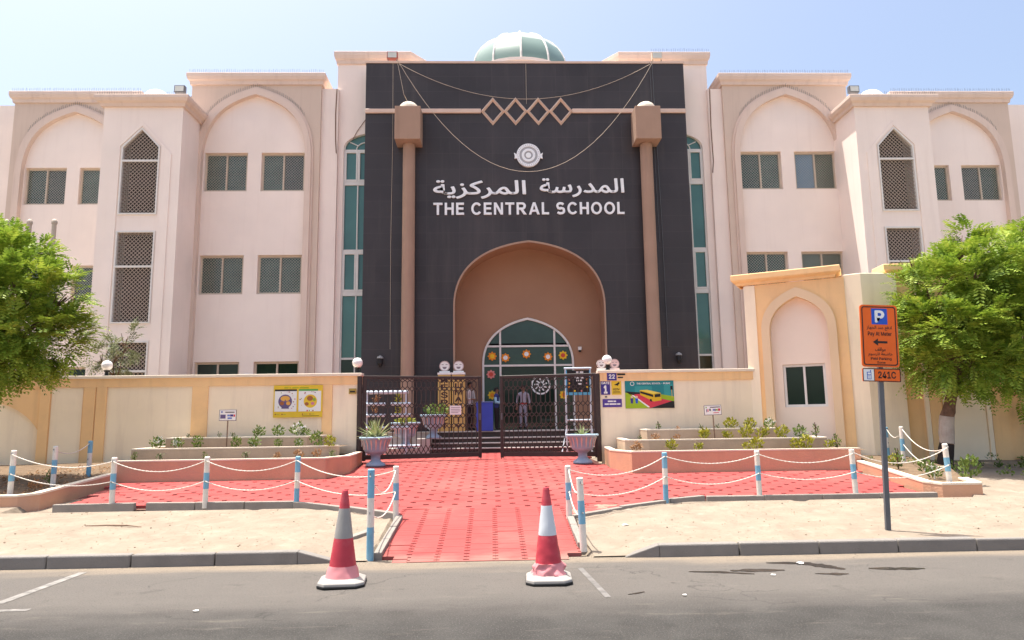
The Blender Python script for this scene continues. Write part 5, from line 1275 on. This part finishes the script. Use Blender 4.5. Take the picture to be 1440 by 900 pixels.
def bush_mb(n, rx, rz, size, rr, upw=.4, z0=0, shape=None):
    """many small folded leaves through an ellipsoid"""
    mb = MB()
    for k in range(n):
        while True:
            p = Vector((rr.uniform(-1,1),rr.uniform(-1,1),rr.uniform(0,1)))
            if p.x**2+p.y**2+(2*p.z-1)**2 < 1: break
        p = Vector((p.x*rx, p.y*rx, z0+p.z*rz)); d = Vector((p.x*2,p.y*2,upw*rz+rr.uniform(-.2,.4)*rz)).normalized(); d = (d+Vector((rr.uniform(-.6,.6),rr.uniform(-.6,.6),rr.uniform(-.4,.4)))).normalized()
        s_ = d.cross(Vector((rr.uniform(-1,1),rr.uniform(-1,1),rr.uniform(-1,1)))).normalized()*size*.32*rr.uniform(.7,1.2); l = size*rr.uniform(.7,1.3)
        mb.add([p, p+d*l*.45+s_, p+d*l, p+d*l*.45-s_], [(0,1,2,3)])
    return mb
def urn(x, y, z, s, label, seed, plant):
    rr = random.Random(seed); o = tag(empty('urn', (x,y,z)), label, 'urn', 'blue urns by the gate'); o.scale = (s,s,s)
    MB().lathe([(.26,0),(.27,.025),(.25,.07),(.16,.12),(.125,.17),(.125,.27),(.15,.30),(.20,.33)],28).build('pedestal', URNB, o, smooth=True)
    b = MB().lathe([(.20,.33),(.27,.37),(.305,.42),(.315,.50),(.325,.56),(.35,.64),(.385,.70),(.40,.73)],32).build('bowl', URNB, o, smooth=True)
    MB().lathe([(.40,.73),(.445,.735),(.45,.75),(.45,.775),(.435,.785),(.39,.785),(.37,.72),(.01,.72)],32, cap=False).build('rim', mat('urn_rim_blue',(.38,.52,.62),.6,.08,5), o, smooth=True)
    for k in range(18):
        a = 2*math.pi*k/18; mb = MB(); pr = [(.327,.44),(.332,.50),(.341,.56),(.365,.64),(.40,.705)]; vs_ = []
        for i, (r_, zz) in enumerate(pr):
            w_ = (.008,.015,.019,.022,.014)[i]
            for sx in (-1,0,1): vs_.append(((r_+(.012 if sx == 0 else 0))*math.cos(a+sx*w_/r_), (r_+(.012 if sx == 0 else 0))*math.sin(a+sx*w_/r_), zz))
        mb.add(vs_, [f for i in range(4) for f in ((3*i,3*i+1,3*i+4,3*i+3),(3*i+1,3*i+2,3*i+5,3*i+4))]).build('rib', URNR, b)
    MB().lathe([(.37,.71),(.01,.725)],20).build('soil', SOIL, o)
    if plant == 'agave':
        p = blades(58, .60, .085, rr).build('agave', AGAVE); p.location = (x,y,z+.72*s)
        tag(p, 'spiky pale green agave growing in the left front urn', 'plant')
    elif plant == 'small':
        p = blades(16, .36, .07, rr).build('agave', AGAVE); p.location = (x,y,z+.72*s); tag(p, 'small spiky agave growing in the right front urn', 'plant')
    elif plant == 'low':
        p = bush_mb(110,.3,.22,.12,rr).build('low_plant', CROTON); p.location = (x,y,z+.7*s); tag(p, 'low yellow-green plant in the nearer urn behind the left gate', 'plant')
    else:
        p = bush_mb(150,.36,.42,.13,rr).build('leafy_plant', GREENL); p.location = (x+.1,y,z+.7*s); tag(p, 'leafy green plant in the farther urn behind the left gate', 'plant')
urn(-4.15,17.45,gp(17.45),.90,'blue urn with peach ribs holding the big agave, in front of the left gate',1,'agave')
urn(.93,17.4,gp(17.4),.90,'blue urn with peach ribs and a small agave, in front of the right gate',2,'small')
urn(-4.0,22.15,.86,1.02,'blue urn behind the left gate, nearer one',3,'low')
urn(-3.2,22.95,1.13,.98,'pale blue urn behind the left gate on the steps, farther one',4,'leafy')
MB().box(-4.55,21.75,.5,-3.62,22.7,.86).build('urn_plinth', STEP, SB)
MB().box(-3.75,22.72,.5,-3.29,23.6,1.125).build('urn_plinth', STEP, SB)

# ================================================================ THINGS INSIDE THE GATE
PVC = mat('pvc_pale_blue', (.55,.62,.7), .5, .06, 6)
rk = tag(empty('plant_rack', (0,0,0)), 'pale blue pipe plant rack behind the left gate', 'plant rack')
yk = 21.6
MB().tube([(-5.15,yk,2.58),(-3.86,yk,2.58)], .06, 10).build('top_rail', PVC, rk, smooth=True)
for x in (-5.12,-3.92): MB().tube([(x,yk,.66),(x,yk,2.53)], .03, 8).build('upright', PVC, rk, smooth=True)
for i, (x0, x1) in enumerate(((-5.15,-4.55),(-4.38,-3.78))):
    for z in (2.22,1.88,1.5): MB().tube([(x0,yk-.05,z),(x1,yk-.05,z)], .05, 10).build('trough', PVC, rk, smooth=True)
MB().tube([(-5.1,yk,.95),(-3.5,yk,.95)], .04, 8).build('low_rail', PVC, rk, smooth=True)
rr = random.Random(5); q = 0
names_ = {0:'upper',1:'middle',2:'lower'}
for i, (x0, x1) in enumerate(((-5.15,-4.55),(-4.38,-3.78))):
    for j, z in enumerate((2.22,1.88,1.5)):
        p = bush_mb(46,.1,.24,.07,rr).build('rack_plant', DRYL if (i == 0 and j < 2) else CROTON if j < 2 else GREENL); p.location = ((x0+x1)/2+rr.uniform(-.1,.1), yk-.05, z+.03)
        tag(p, '%s plant in the %s trough on the %s of the pipe rack' % ('dry brown' if (i == 0 and j < 2) else 'yellow-green' if j < 2 else 'green', names_[j], 'left' if i == 0 else 'right'), 'plant', 'plants in the pipe rack')
cn = tag(empty('counter', (-1.55,23.95,1.33)), 'small blue reception counter at the top of the steps', 'counter')
bevel(MB().box(-.29,0,0,.29,.5,.96).build('body', mat('counter_blue',(.045,.07,.38),.5), cn), .01, 1); bevel(MB().box(-.31,-.02,.961,.31,.52,.99).build('top', mat('counter_top',(.15,.2,.45),.4), cn), .008, 1)
# notice board on a pipe stand behind the right gate
nb = tag(empty('notice_board', (1.22,20.3,.66)), 'black notice board with pale blue border on a pipe stand behind the right gate', 'notice board')
MB().box(-.36,0,1.72,.36,.03,2.44).build('board', PBLACK, nb)
MB().box(-.36,-.004,1.72,.36,-.0005,1.80).build('border', mat('board_blue',(.12,.42,.62),.6), nb); MB().box(-.36,-.004,1.801,-.32,-.0005,2.44).build('border', mat('board_blue',(.12,.42,.62),.6), nb); MB().box(.33,-.004,1.801,.36,-.0005,2.44).build('border', mat('board_blue',(.12,.42,.62),.6), nb)
rr = random.Random(2)
for j, (z, segs) in enumerate(((2.36,((-.05,.02),(.06,.16))),(2.28,((-.12,-.04),(-.01,.18))),(2.20,((-.1,.03),(.06,.18))),(2.12,((-.05,.03),(.06,.14))),(2.02,((-.02,.1),)))):
    for a, b in segs: flat('print', rect(a,z,b,z+.045), -.0005, PWHITE, nb)
for k in range(9): flat('sticker', disc((-.26 if k < 4 else .26 if k < 7 else -.1+.2*(k-7)), (1.95+.11*(k%4)) if k < 7 else 1.84,.03,10), -.0005, (OR,YP,PKP)[k%3], nb)
for sx in (-1,1): MB().tube([(sx*.36,.02,0),(sx*.36,.02,2.48)], .025, 8).build('upright', PVC, nb, smooth=True)
MB().tube([(-.4,.02,2.5),(.4,.02,2.5)], .03, 8).build('top_rail', PVC, nb, smooth=True)
MB().tube([(-.36,.02,1.0),(.36,.02,1.0)], .025, 8).build('cross_rail', PVC, nb, smooth=True)
for sx in (-1,1): MB().tube([(sx*.36,.02,.75),(sx*.55,-.25,.02)], .02, 8).build('strut', PVC, nb, smooth=True)

# ================================================================ PEOPLE
def person(loc, rz, label, pose, shirt, trouser, hairm, h=1.7, belt=None, extra=None):
    """one continuous skinned body: joints as vertices, a radius at each, then subdivided"""
    S = h/1.7
    V = {'pel':(0,0,.92,.135,.10),'wai':(0,0,1.06,.12,.09),'che':(0,-.01,1.25,.15,.105),'shc':(0,0,1.38,.13,.09),'nec':(0,.0,1.47,.052,.052),'hea':(0,-.015,1.57,.075,.088),'crn':(0,-.01,1.655,.066,.08),
         'hl':(-.09,0,.86,.09,.09),'kl':(-.10,-.01,.48,.058,.06),'al':(-.10,.01,.09,.038,.042),'tl':(-.115,-.13,.035,.038,.026),
         'hr':(.09,0,.86,.09,.09),'kr':(.10,-.01,.48,.058,.06),'ar':(.10,.01,.09,.038,.042),'tr':(.115,-.13,.035,.038,.026)}
    V.update(pose)
    Ed = [('pel','wai'),('wai','che'),('che','shc'),('shc','nec'),('nec','hea'),('hea','crn'),('pel','hl'),('hl','kl'),('kl','al'),('al','tl'),('pel','hr'),('hr','kr'),('kr','ar'),('ar','tr'),
          ('shc','sl'),('sl','el'),('el','wl'),('wl','ml'),('shc','sr'),('sr','er'),('er','wr'),('wr','mr')]
    ks = list(V); idx = {k:i for i,k in enumerate(ks)}
    me = bpy.data.meshes.new('body'); me.from_pydata([tuple(c*S for c in V[k][:3]) for k in ks], [(idx[a],idx[b]) for a,b in Ed], [])
    o = bpy.data.objects.new('body', me); col.objects.link(o)
    sk_ = o.modifiers.new('skin','SKIN'); sk_.use_smooth_shade = True
    if not me.skin_vertices: bm = bmesh.new(); bm.from_mesh(me); bm.verts.layers.skin.verify(); bm.to_mesh(me); bm.free()
    for k in ks:
        sv = me.skin_vertices[0].data[idx[k]]; sv.radius = (V[k][3]*S, V[k][4]*S); sv.use_root = (k == 'pel')
    ss = o.modifiers.new('sub','SUBSURF'); ss.levels = 2; ss.render_levels = 2
    bpy.context.view_layer.update()
    m2 = bpy.data.meshes.new_from_object(o.evaluated_get(bpy.context.evaluated_depsgraph_get())); bpy.data.objects.remove(o)
    m2.materials.clear()
    for M in (shirt, trouser, SKIN, PBLACK): m2.materials.append(M)
    pts = {k: Vector(V[k][:3])*S for k in ks}
    def near(c, a, b):
        d = pts[b]-pts[a]; t = max(0,min(1,(c-pts[a]).dot(d)/d.length_squared)); return (c-pts[a]-d*t).length
    for p in m2.polygons:
        c = p.center; best = min(Ed, key=lambda e: near(c,*e)); i = 0
        if best[1] in ('nec','hea','crn','ml','mr'): i = 2
        elif best[1] in ('wl','wr') and not pose.get('long'): i = 2 if (c-pts[best[1]]).length < .14*S else 0
        elif best[1] in ('hl','kl','al','hr','kr','ar') and c.z < .9*S: i = 1
        elif best[1] in ('tl','tr') or c.z < .07*S: i = 3
        if c.z < .06*S: i = 3
        p.material_index = i
    m2.name = 'person'
    r = link('person', m2, None, loc, rz); r['label'] = label; r['category'] = 'person'
    hd = pts['hea']
    # hair, ears, nose, eyes, mouth
    mb = MB()
    for i in range(7):
        for k in range(16):
            t = i/6*R(105); a = 2*math.pi*k/16; rr_ = .105*S
            front = math.sin(a) < -.35
            tt = t*(.55 if front else 1)
            mb.v.append((hd.x+rr_*.92*math.sin(tt)*math.cos(a), hd.y+.01*S+rr_*1.08*math.sin(tt)*math.sin(a), hd.z+.035*S+rr_*1.08*math.cos(tt)))
    for i in range(6):
        for k in range(16): mb.f.append((i*16+k,(i+1)*16+k,(i+1)*16+(k+1)%16,i*16+(k+1)%16)); mb.mi.append(0)
    mb.build('hair', hairm, r, smooth=True)
    fy = hd.y-.088*S
    MB().lathe([(.016*S,-.02*S),(.010*S,.02*S),(.004*S,.035*S)],8,(hd.x,fy-.004*S,hd.z)).build('nose', SKIN, r, smooth=True)
    for sx in (-1,1):
        MB().lathe([(.001,-.01*S),(.012*S,0),(.001,.01*S)],8,(hd.x+sx*.032*S,fy+.004*S,hd.z+.028*S)).build('eye', PBLACK, r)
        MB().lathe([(.006*S,-.025*S),(.018*S,0),(.008*S,.03*S)],8,(hd.x+sx*.086*S,hd.y,hd.z+.01*S)).build('ear', SKIN, r, smooth=True)
    MB().box(hd.x-.022*S,fy-.001*S,hd.z-.045*S,hd.x+.022*S,fy+.01*S,hd.z-.036*S).build('mouth', mat('lips',(.16,.05,.045),.6), r)
    for sd in 'lr':
        a, b = pts['w'+sd], pts['m'+sd]; d = (b-a).normalized(); s_ = d.cross(Vector((0,-1,.2))).normalized(); cu = d.cross(s_).normalized(); mb = MB()
        for k in range(4):
            p0 = b+s_*(k-1.5)*.018*S-d*.01*S; L_ = (.055,.068,.064,.048)[k]*S; mb.tube([p0, p0+d*L_*.5, p0+d*L_*.85+cu*L_*.25], [.009*S,.0085*S,.006*S], 6)
        p0 = a+d*.03*S+s_*.03*S*(1 if sd == 'l' else -1); mb.tube([p0, p0+(d*.6+s_*(.6 if sd == 'l' else -.6)).normalized()*.04*S, p0+d*.06*S+s_*.025*S*(1 if sd == 'l' else -1)], [.01*S,.009*S,.006*S], 6)
        mb.build('fingers', SKIN, r, smooth=True)
    if belt: MB().lathe([(.142*S,.97*S),(.146*S,.98*S),(.142*S,1.03*S)],20,(0,0,0),cap=False).build('belt', belt, r).scale = (1.0,.82,1)
    return r
arms_down = {'sl':(-.19,0,1.37,.058,.055),'el':(-.24,.02,1.10,.044,.044),'wl':(-.25,-.04,.86,.03,.034),'ml':(-.25,-.06,.79,.022,.036),'sr':(.19,0,1.37,.058,.055),'er':(.24,.02,1.10,.044,.044),'wr':(.25,-.04,.86,.03,.034),'mr':(.25,-.06,.79,.022,.036)}
arms_fwd = {'sl':(-.19,0,1.37,.058,.055),'el':(-.23,-.03,1.11,.044,.044),'wl':(-.14,-.26,1.08,.03,.034),'ml':(-.10,-.33,1.09,.034,.022),'sr':(.19,0,1.37,.058,.055),'er':(.23,-.03,1.11,.044,.044),'wr':(.14,-.26,1.06,.03,.034),'mr':(.10,-.33,1.07,.034,.022)}
SHW = mat('shirt_white',(.55,.5,.48),.8,.05,6); TRD = mat('trousers_dark',(.03,.022,.025),.85,.1,6); VST = mat('vest_navy',(.03,.04,.16),.8,.08,6)
person((-2.05,24.45,1.335), R(60), 'person in a white shirt and dark trousers standing at the blue counter', arms_fwd, SHW, TRD, HAIR, 1.68)
pb = person((-1.13,24.9,1.335), R(75), 'person in a navy vest over pale blue sleeves right of the counter', arms_fwd, VST, TRD, HAIR, 1.5)
SLV = mat('sleeve_pale_blue',(.32,.5,.62),.8,.05,6); mb = MB()
for sd, sx in (('l',-1),('r',1)): mb.tube([(sx*.2*.88,0,1.30*.88),(sx*.236*.88,-.03*.88,1.11*.88),(sx*.16*.88,-.22*.88,1.085*.88)], [.06,.055,.042], 10)
mb.build('sleeves', SLV, pb, smooth=True)
person((-.17,25.2,1.335), R(-4), 'person in a pale suit with a red belt at the doors behind the right gate', arms_down, mat('suit_pale',(.30,.28,.33),.8,.06,6), mat('suit_pale_legs',(.25,.23,.28),.8,.06,6), HAIR, 1.58, mat('belt_red',(.4,.02,.02),.6))

# ================================================================ PLANTS IN THE BEDS
rr = random.Random(21)
def kind_mesh(kind):
    if kind == 'croton': mb = bush_mb(95,.15,.30,.085,rr,.8); M = [CROTON]
    elif kind == 'green': mb = bush_mb(110,.14,.34,.07,rr,.8); M = [GREENL]
    elif kind == 'white':
        mb = bush_mb(110,.15,.32,.075,rr,.7); M = [GREENL, PETAL]; mb.cur = 1; base_v = list(mb.v)
        for k in range(16):
            p = Vector(rr.choice([v for v in base_v if v[2] > .15]))
            for q in range(5): a = q*1.2566+rr.random(); mb.add([p, p+Vector((.03*math.cos(a-.3),-.012,.03*math.sin(a-.3))), p+Vector((.042*math.cos(a),-.016,.042*math.sin(a))), p+Vector((.03*math.cos(a+.3),-.012,.03*math.sin(a+.3)))], [(0,1,2,3)])
    elif kind == 'dry': mb = bush_mb(60,.12,.22,.07,rr,1.0); M = [DRYL]
    elif kind == 'stalk':
        mb = MB(); M = [REDL, GREENL]
        for k in range(5): x = rr.uniform(-.08,.08); mb.tube([(x*.4,0,0),(x,rr.uniform(-.04,.04),rr.uniform(.2,.42))], .008, 5)
        mb.cur = 1; b_ = bush_mb(50,.10,.36,.06,rr,.9); mb.add(b_.v, b_.f); mb.mi = mb.mi
    else: mb = bush_mb(26,.06,.16,.045,rr,1.0); M = [LEAF2]
    mb.box(-.008,-.008,-.05,.008,.008,.12)
    return mb.mesh(kind, M)
KM = {k:[kind_mesh(k) for _ in range(3)] for k in ('croton','green','white','dry','stalk','twiggy')}
DESC = {'croton':('yellow-green croton','garden_shrub','shrub'),'green':('leafy green bedding plant','bedding_plant','plant'),'white':('white-flowered bedding plant','flowering_plant','plant'),'dry':('dried brown plant','dried_plant','plant'),'stalk':('dark reddish upright plant','bedding_plant','plant'),'twiggy':('small straggly seedling','seedling','plant')}
ORD = ['first','second','third','fourth','fifth','sixth','seventh','eighth','ninth','tenth','eleventh','twelfth']
def row(where, z, y, items, group):
    cnt = {}
    for x, kd, s in items:
        d, nm, ct = DESC[kd]; cnt[kd] = cnt.get(kd,0)+1; tot = sum(1 for it in items if it[1] == kd)
        o = link(nm, rr.choice(KM[kd]), None, (x, y+rr.uniform(-.05,.05), z), rr.uniform(0,6.28)); s *= .86; o.scale = (s*rr.uniform(.85,1.1), s, s*rr.uniform(.9,1.15))
        tag(o, ('%s on the %s' % (d, where)) if tot == 1 else ('%s from the left, %s' % (ORD[cnt[kd]-1]+' '+d, where)), ct, group)
G1, G2 = 'plants in the left planter', 'plants in the right planter'
row('upper tier of the left planter', 1.34, 17.25, [(-8.6,'twiggy',.9),(-7.9,'twiggy',1.0),(-7.55,'twiggy',1.0),(-6.95,'white',1.0),(-6.45,'white',1.05),(-6.0,'white',1.15),(-5.78,'green',.75)], G1)
row('middle tier of the left planter', 1.12, 16.5, [(-9.0,'white',1.0),(-8.52,'white',.95),(-8.1,'green',.95),(-7.2,'green',.9),(-6.8,'white',1.0),(-6.25,'green',.8),(-5.75,'white',.8),(-5.35,'green',1.1),(-5.05,'croton',1.0)], G1)
row('lowest tier of the left planter', .90, 15.75, [(-9.15,'stalk',.7),(-8.55,'twiggy',1.4),(-7.6,'stalk',.6),(-6.7,'twiggy',1.4),(-6.0,'dry',.8),(-5.55,'dry',.9),(-5.15,'dry',.9),(-4.85,'twiggy',1.6)], G1)
row('upper tier of the right planter', 1.37, 17.4, [(2.85,'stalk',.7),(3.3,'dry',.5),(3.9,'twiggy',1.1),(4.3,'twiggy',1.0),(4.65,'croton',1.15),(5.15,'croton',1.0),(5.6,'white',1.0)], G2)
row('middle tier of the right planter', 1.15, 16.6, [(2.2,'twiggy',1.0),(2.55,'dry',1.0),(3.1,'dry',.8),(3.75,'croton',1.0),(4.28,'croton',.9),(4.75,'croton',1.1),(5.15,'croton',1.05),(5.6,'croton',1.1),(6.05,'green',1.1),(6.4,'stalk',.95)], G2)
row('lowest tier of the right planter', .93, 15.85, [(1.95,'dry',1.2),(2.75,'croton',.95),(3.35,'croton',.75),(4.45,'croton',.75),(4.7,'croton',1.0),(5.6,'croton',1.05),(5.85,'croton',1.1),(6.35,'croton',.9),(6.55,'stalk',1.1)], G2)
for (x,y,kd,s,lb) in ((7.0,14.3,'stalk',1.1,'dark leafy plant in the right end bed, nearest the planter'),(7.15,13.6,'white',.9,'white-flowered plant in the right end bed, farther one'),(6.85,12.9,'white',.8,'white-flowered plant in the right end bed, nearer the post'),(7.25,14.9,'croton',.8,'yellow-green plant in the right end bed behind the chains'),(7.6,13.0,'green',1.2,'green plant at the foot of the right tree trunk'),(-9.6,13.2,'dry',.9,'dry plant in the left end bed among the leaf litter'),(-9.9,14.1,'stalk',.8,'dark low plant in the left end bed')):
    o = link('bed_plant', rr.choice(KM[kd]), None, (x,y,gp(y)+.13), rr.uniform(0,6)); o.scale = (s,s,s); tag(o, lb, 'plant', 'plants in the end beds')
mb = MB()
for k in range(420):
    x = rr.uniform(-11.5,-9.4); y = rr.uniform(12.7,17); z = gp(y)+.15; a = rr.uniform(0,6.28); l = rr.uniform(.03,.09)
    mb.add([(x,y,z),(x+l*math.cos(a),y+l*math.sin(a),z+rr.uniform(.01,.06)),(x+l*math.cos(a+.7),y+l*math.sin(a+.7),z+.02)],[(0,1,2)])
tag(mb.build('leaf_litter', DRYL), 'dry leaf litter covering the left end bed', 'leaf litter', kind='stuff')
mb = MB()
for k in range(46):
    x = rr.uniform(7.4,13); y = rr.uniform(14.6,16.7) if k % 3 else rr.uniform(12.8,14.6)
    q = bush_mb(rr.randint(14,40), rr.uniform(.06,.2), rr.uniform(.06,.22), .06, rr, .8); z = sandz(x,y)
    mb.add([(a+x,b+y,c+z) for a,b,c in q.v], q.f)
tag(mb.build('weeds', GREENL), 'patchy low weeds on the sand under the right-hand trees', 'weeds', kind='stuff')

# ================================================================ TREES
def frond_mb(mb, p, d, L, rr, wd=.32, pairs=8, droop=.24):
    """one pinnate leaf: paired leaflets along a drooping midrib"""
    s_ = d.cross(Vector((0,0,1)));  s_ = s_.normalized() if s_.length > .05 else Vector((1,0,0))
    for i in range(pairs):
        t = (i+.6)/pairs; q = p+d*(L*t)+Vector((0,0,-droop*L*t*t)); ll = L*wd*(1-.55*abs(t-.45)*1.6)
        tang = (d+Vector((0,0,-2*droop*t))).normalized()
        for sg in (-1,1):
            e = (s_*sg*.85+tang*.55+Vector((rr.uniform(-.15,.15),rr.uniform(-.15,.15),rr.uniform(-.3,.1)))).normalized(); n_ = e.cross(tang).normalized(); w_ = e.cross(n_)*ll*.20
            mb.add([q, q+e*ll*.5+w_, q+e*ll, q+e*ll*.5-w_], [(0,1,2,3)])
def tree(name, label, base, path, rad, blobs, nf, seed, L=.42, M=LEAF, bands=None, pairs=7, group=None, cat='tree'):
    rr = random.Random(seed); r = tag(empty(name, base), label, cat, group)
    P = [Vector(p) for p in path]
    # wobble the trunk a little
    fine = []; fr = []
    for i in range(len(P)-1):
        for t in range(5): k = t/5; fine.append(P[i].lerp(P[i+1],k)+Vector((rr.uniform(-.012,.012),rr.uniform(-.012,.012),0))); fr.append((rad[i]*(1-k)+rad[i+1]*k)*rr.uniform(.94,1.06))
    fine.append(P[-1]); fr.append(rad[-1])
    tk = MB().tube(fine, fr, 10).build('trunk', BARK, r, smooth=True)
    if bands:
        for z0, z1, BM in bands:
            seg = [(p, q) for p, q in zip(fine, fr) if z0 <= p.z <= z1]
            if len(seg) > 1: MB().tube([s[0] for s in seg], [s[1]+.006 for s in seg], 10).build('painted_band', BM, tk, smooth=True)
    lb = MB(); top = P[-1]
    wts = [b[1][0]*b[1][1]*b[1][2] for b in blobs]; cr = MB()
    for (c, rd), w_ in zip(blobs, wts):
        rd = (rd[0],rd[1]*1.25,rd[2]); c = Vector(c); a = P[-1] if rr.random() < .7 else P[-2].lerp(P[-1], .6)
        mid = a.lerp(c,.5)+Vector((rr.uniform(-.2,.2),rr.uniform(-.2,.2),rr.uniform(.0,.25)))
        lb.tube([a, mid, c], [rad[-1]*.75, rad[-1]*.45, .02], 6)
        for k in range(4):
            e = c+Vector((rr.uniform(-1,1)*rd[0],rr.uniform(-1,1)*rd[1],rr.uniform(-.6,1)*rd[2]))*.75; lb.tube([mid.lerp(c,.6), e], [.02,.006], 5)
        n = int(nf*w_/sum(wts)); tw = max(3, n//7)
        for q in range(tw):                       # sprays: several leaves from one twig end
            while True:
                u = Vector((rr.uniform(-1,1),rr.uniform(-1,1),rr.uniform(-1,1)))
                if .12 < u.length < 1: break
            u = u*(u.length**-.45); 
            if u.length > 1: u.normalize()
            p = c+Vector((u.x*rd[0],u.y*rd[1],u.z*rd[2]))*rr.uniform(.88,1.08)
            out = Vector((u.x/rd[0],u.y/rd[1],u.z/rd[2]+.25)).normalized()
            for s in range(7):
                d = (out+Vector((rr.uniform(-1,1),rr.uniform(-1,1),rr.uniform(-.55,.75)))*.85).normalized()
                frond_mb(cr, p+Vector((rr.uniform(-1,1),rr.uniform(-1,1),rr.uniform(-1,1)))*.08, d, L*rr.uniform(.65,1.15), rr, pairs=pairs)
    lb.build('limbs', BARK, r, smooth=True); cr.build('crown', M, r)
    return r
WB = mat('trunk_whitewash',(.42,.36,.31),.9,.12,6,.5,30,.1,c2=(.35,.27,.22),c2amt=.5,c2scale=7); BB = mat('trunk_tar',(.025,.018,.016),.8,.2,8)
tree('neem_tree','leafy green tree with a whitewashed leaning trunk at the right', (8.55,15.2,.55), [(0,0,-.1),(.08,0,.5),(.16,0,1.1),(.34,0,1.65),(.5,-.05,2.2)], [.17,.15,.135,.115,.10],
     [((.22,0,3.0),(.95,1.0,.75)),((.1,-.1,2.3),(.7,.8,.45)),((.9,-.1,2.2),(.9,.9,.6)),((1.5,.2,3.0),(1.0,1.0,.9)),((.75,0,4.0),(.85,.9,.75)),((.05,.1,3.9),(.55,.7,.5)),((1.3,.1,4.5),(.7,.8,.65)),((1.1,.1,5.1),(.32,.4,.42)),((-.25,.1,4.55),(.22,.3,.4)),((2.1,.2,3.9),(.8,.9,.8))], 4700, 31, .45, LEAF, [(.42,1.15,WB),(-.2,.5,BB)])
tree('young_tree','slim tree with a half-painted trunk at the far right edge', (11.75,16.6,.55), [(0,0,-.1),(.02,0,.8),(-.03,0,1.6),(.05,0,2.4)], [.07,.06,.055,.05],
     [((.1,0,3.1),(.9,.8,.7)),((-.35,0,2.3),(.55,.6,.4)),((.3,0,4.1),(.9,.9,.8)),((-.2,0,4.9),(.6,.7,.6)),((.7,0,5.2),(.8,.8,.7)),((-.5,-.1,1.55),(.28,.3,.22)),((.9,0,2.4),(.7,.7,.6))], 2900, 32, .45, LEAF, [(.62,1.25,WB),(-.2,.62,BB)])
tree('neem_tree','leafy green tree overhanging the left garden wall', (-11.75,14.6,.45), [(0,0,-.1),(-.05,0,.7),(-.2,.0,1.5),(-.3,0,2.2)], [.17,.15,.13,.11],
     [((.7,0,3.0),(1.0,1.0,.65)),((1.25,0,3.15),(.75,.8,.6)),((.2,-.1,3.6),(1.1,1.0,.9)),((.9,0,4.05),(.8,.9,.65)),((-.2,.1,4.7),(.9,.9,.75)),((.55,0,4.75),(.55,.6,.5)),((-.9,0,3.2),(1.1,1.0,1.1)),((.45,-.1,2.55),(.8,.8,.4)),((1.6,0,3.9),(.35,.4,.22)),((-1.0,0,4.9),(.9,.9,.8))], 4700, 33, .45, LEAF)
tree('wispy_shrub','thin grey-green shrub behind the left garden wall', (-11.7,19.6,.66), [(0,0,0),(.02,0,1.4),(-.05,0,2.4)], [.05,.04,.03],
     [((0,0,2.9),(.55,.4,.5)),((.25,0,3.4),(.35,.3,.45)),((-.45,0,2.8),(.35,.3,.4))], 190, 34, .40, LEAF2, None, 6, cat='shrub')

# ================================================================ FLAGPOLES
POLE = mat('pole_beige',(.5,.42,.34),.6,.08,5)
for k, (x, lb) in enumerate(((-14.95,'beige flagpole behind the left tree, leftmost of three'),(-14.32,'beige flagpole with a furled flag behind the left tree'),(-13.63,'beige flagpole behind the left tree, rightmost of three'))):
    o = tag(empty('flagpole', (x,19.5,.66)), lb, 'flagpole', 'flagpoles behind the left wall')
    MB().lathe([(.075,0),(.07,3),(.06,6.7)],12).build('pole', POLE, o, smooth=True); MB().lathe([(.075,6.7),(.08,6.76),(.05,6.82),(.02,6.84)],12).build('finial', POLE, o, smooth=True)
fl = MB(); vs_ = []; nu, nv = 10, 8
for i in range(nu+1):
    for j in range(nv+1):
        u, v = i/nu, j/nv; vs_.append((-14.37-u*.42, 19.48+.07*math.sin(u*9+v*3), 7.12-v*.75-u*.45))
for i in range(nu):
    for j in range(nv): fl.cur = 0 if j < 3 else 1 if j < 5 else 2; a = i*(nv+1)+j; fl.f.append((a,a+1,a+nv+2,a+nv+1)); fl.mi.append(fl.cur)
fl.v = vs_
tag(fl.build('flag', [mat('flag_red',(.55,.04,.03),.8), mat('flag_white',(.7,.68,.62),.8), mat('flag_green',(.03,.18,.06),.8)], smooth=True), 'furled red, white and green flag hanging from the middle flagpole', 'flag')
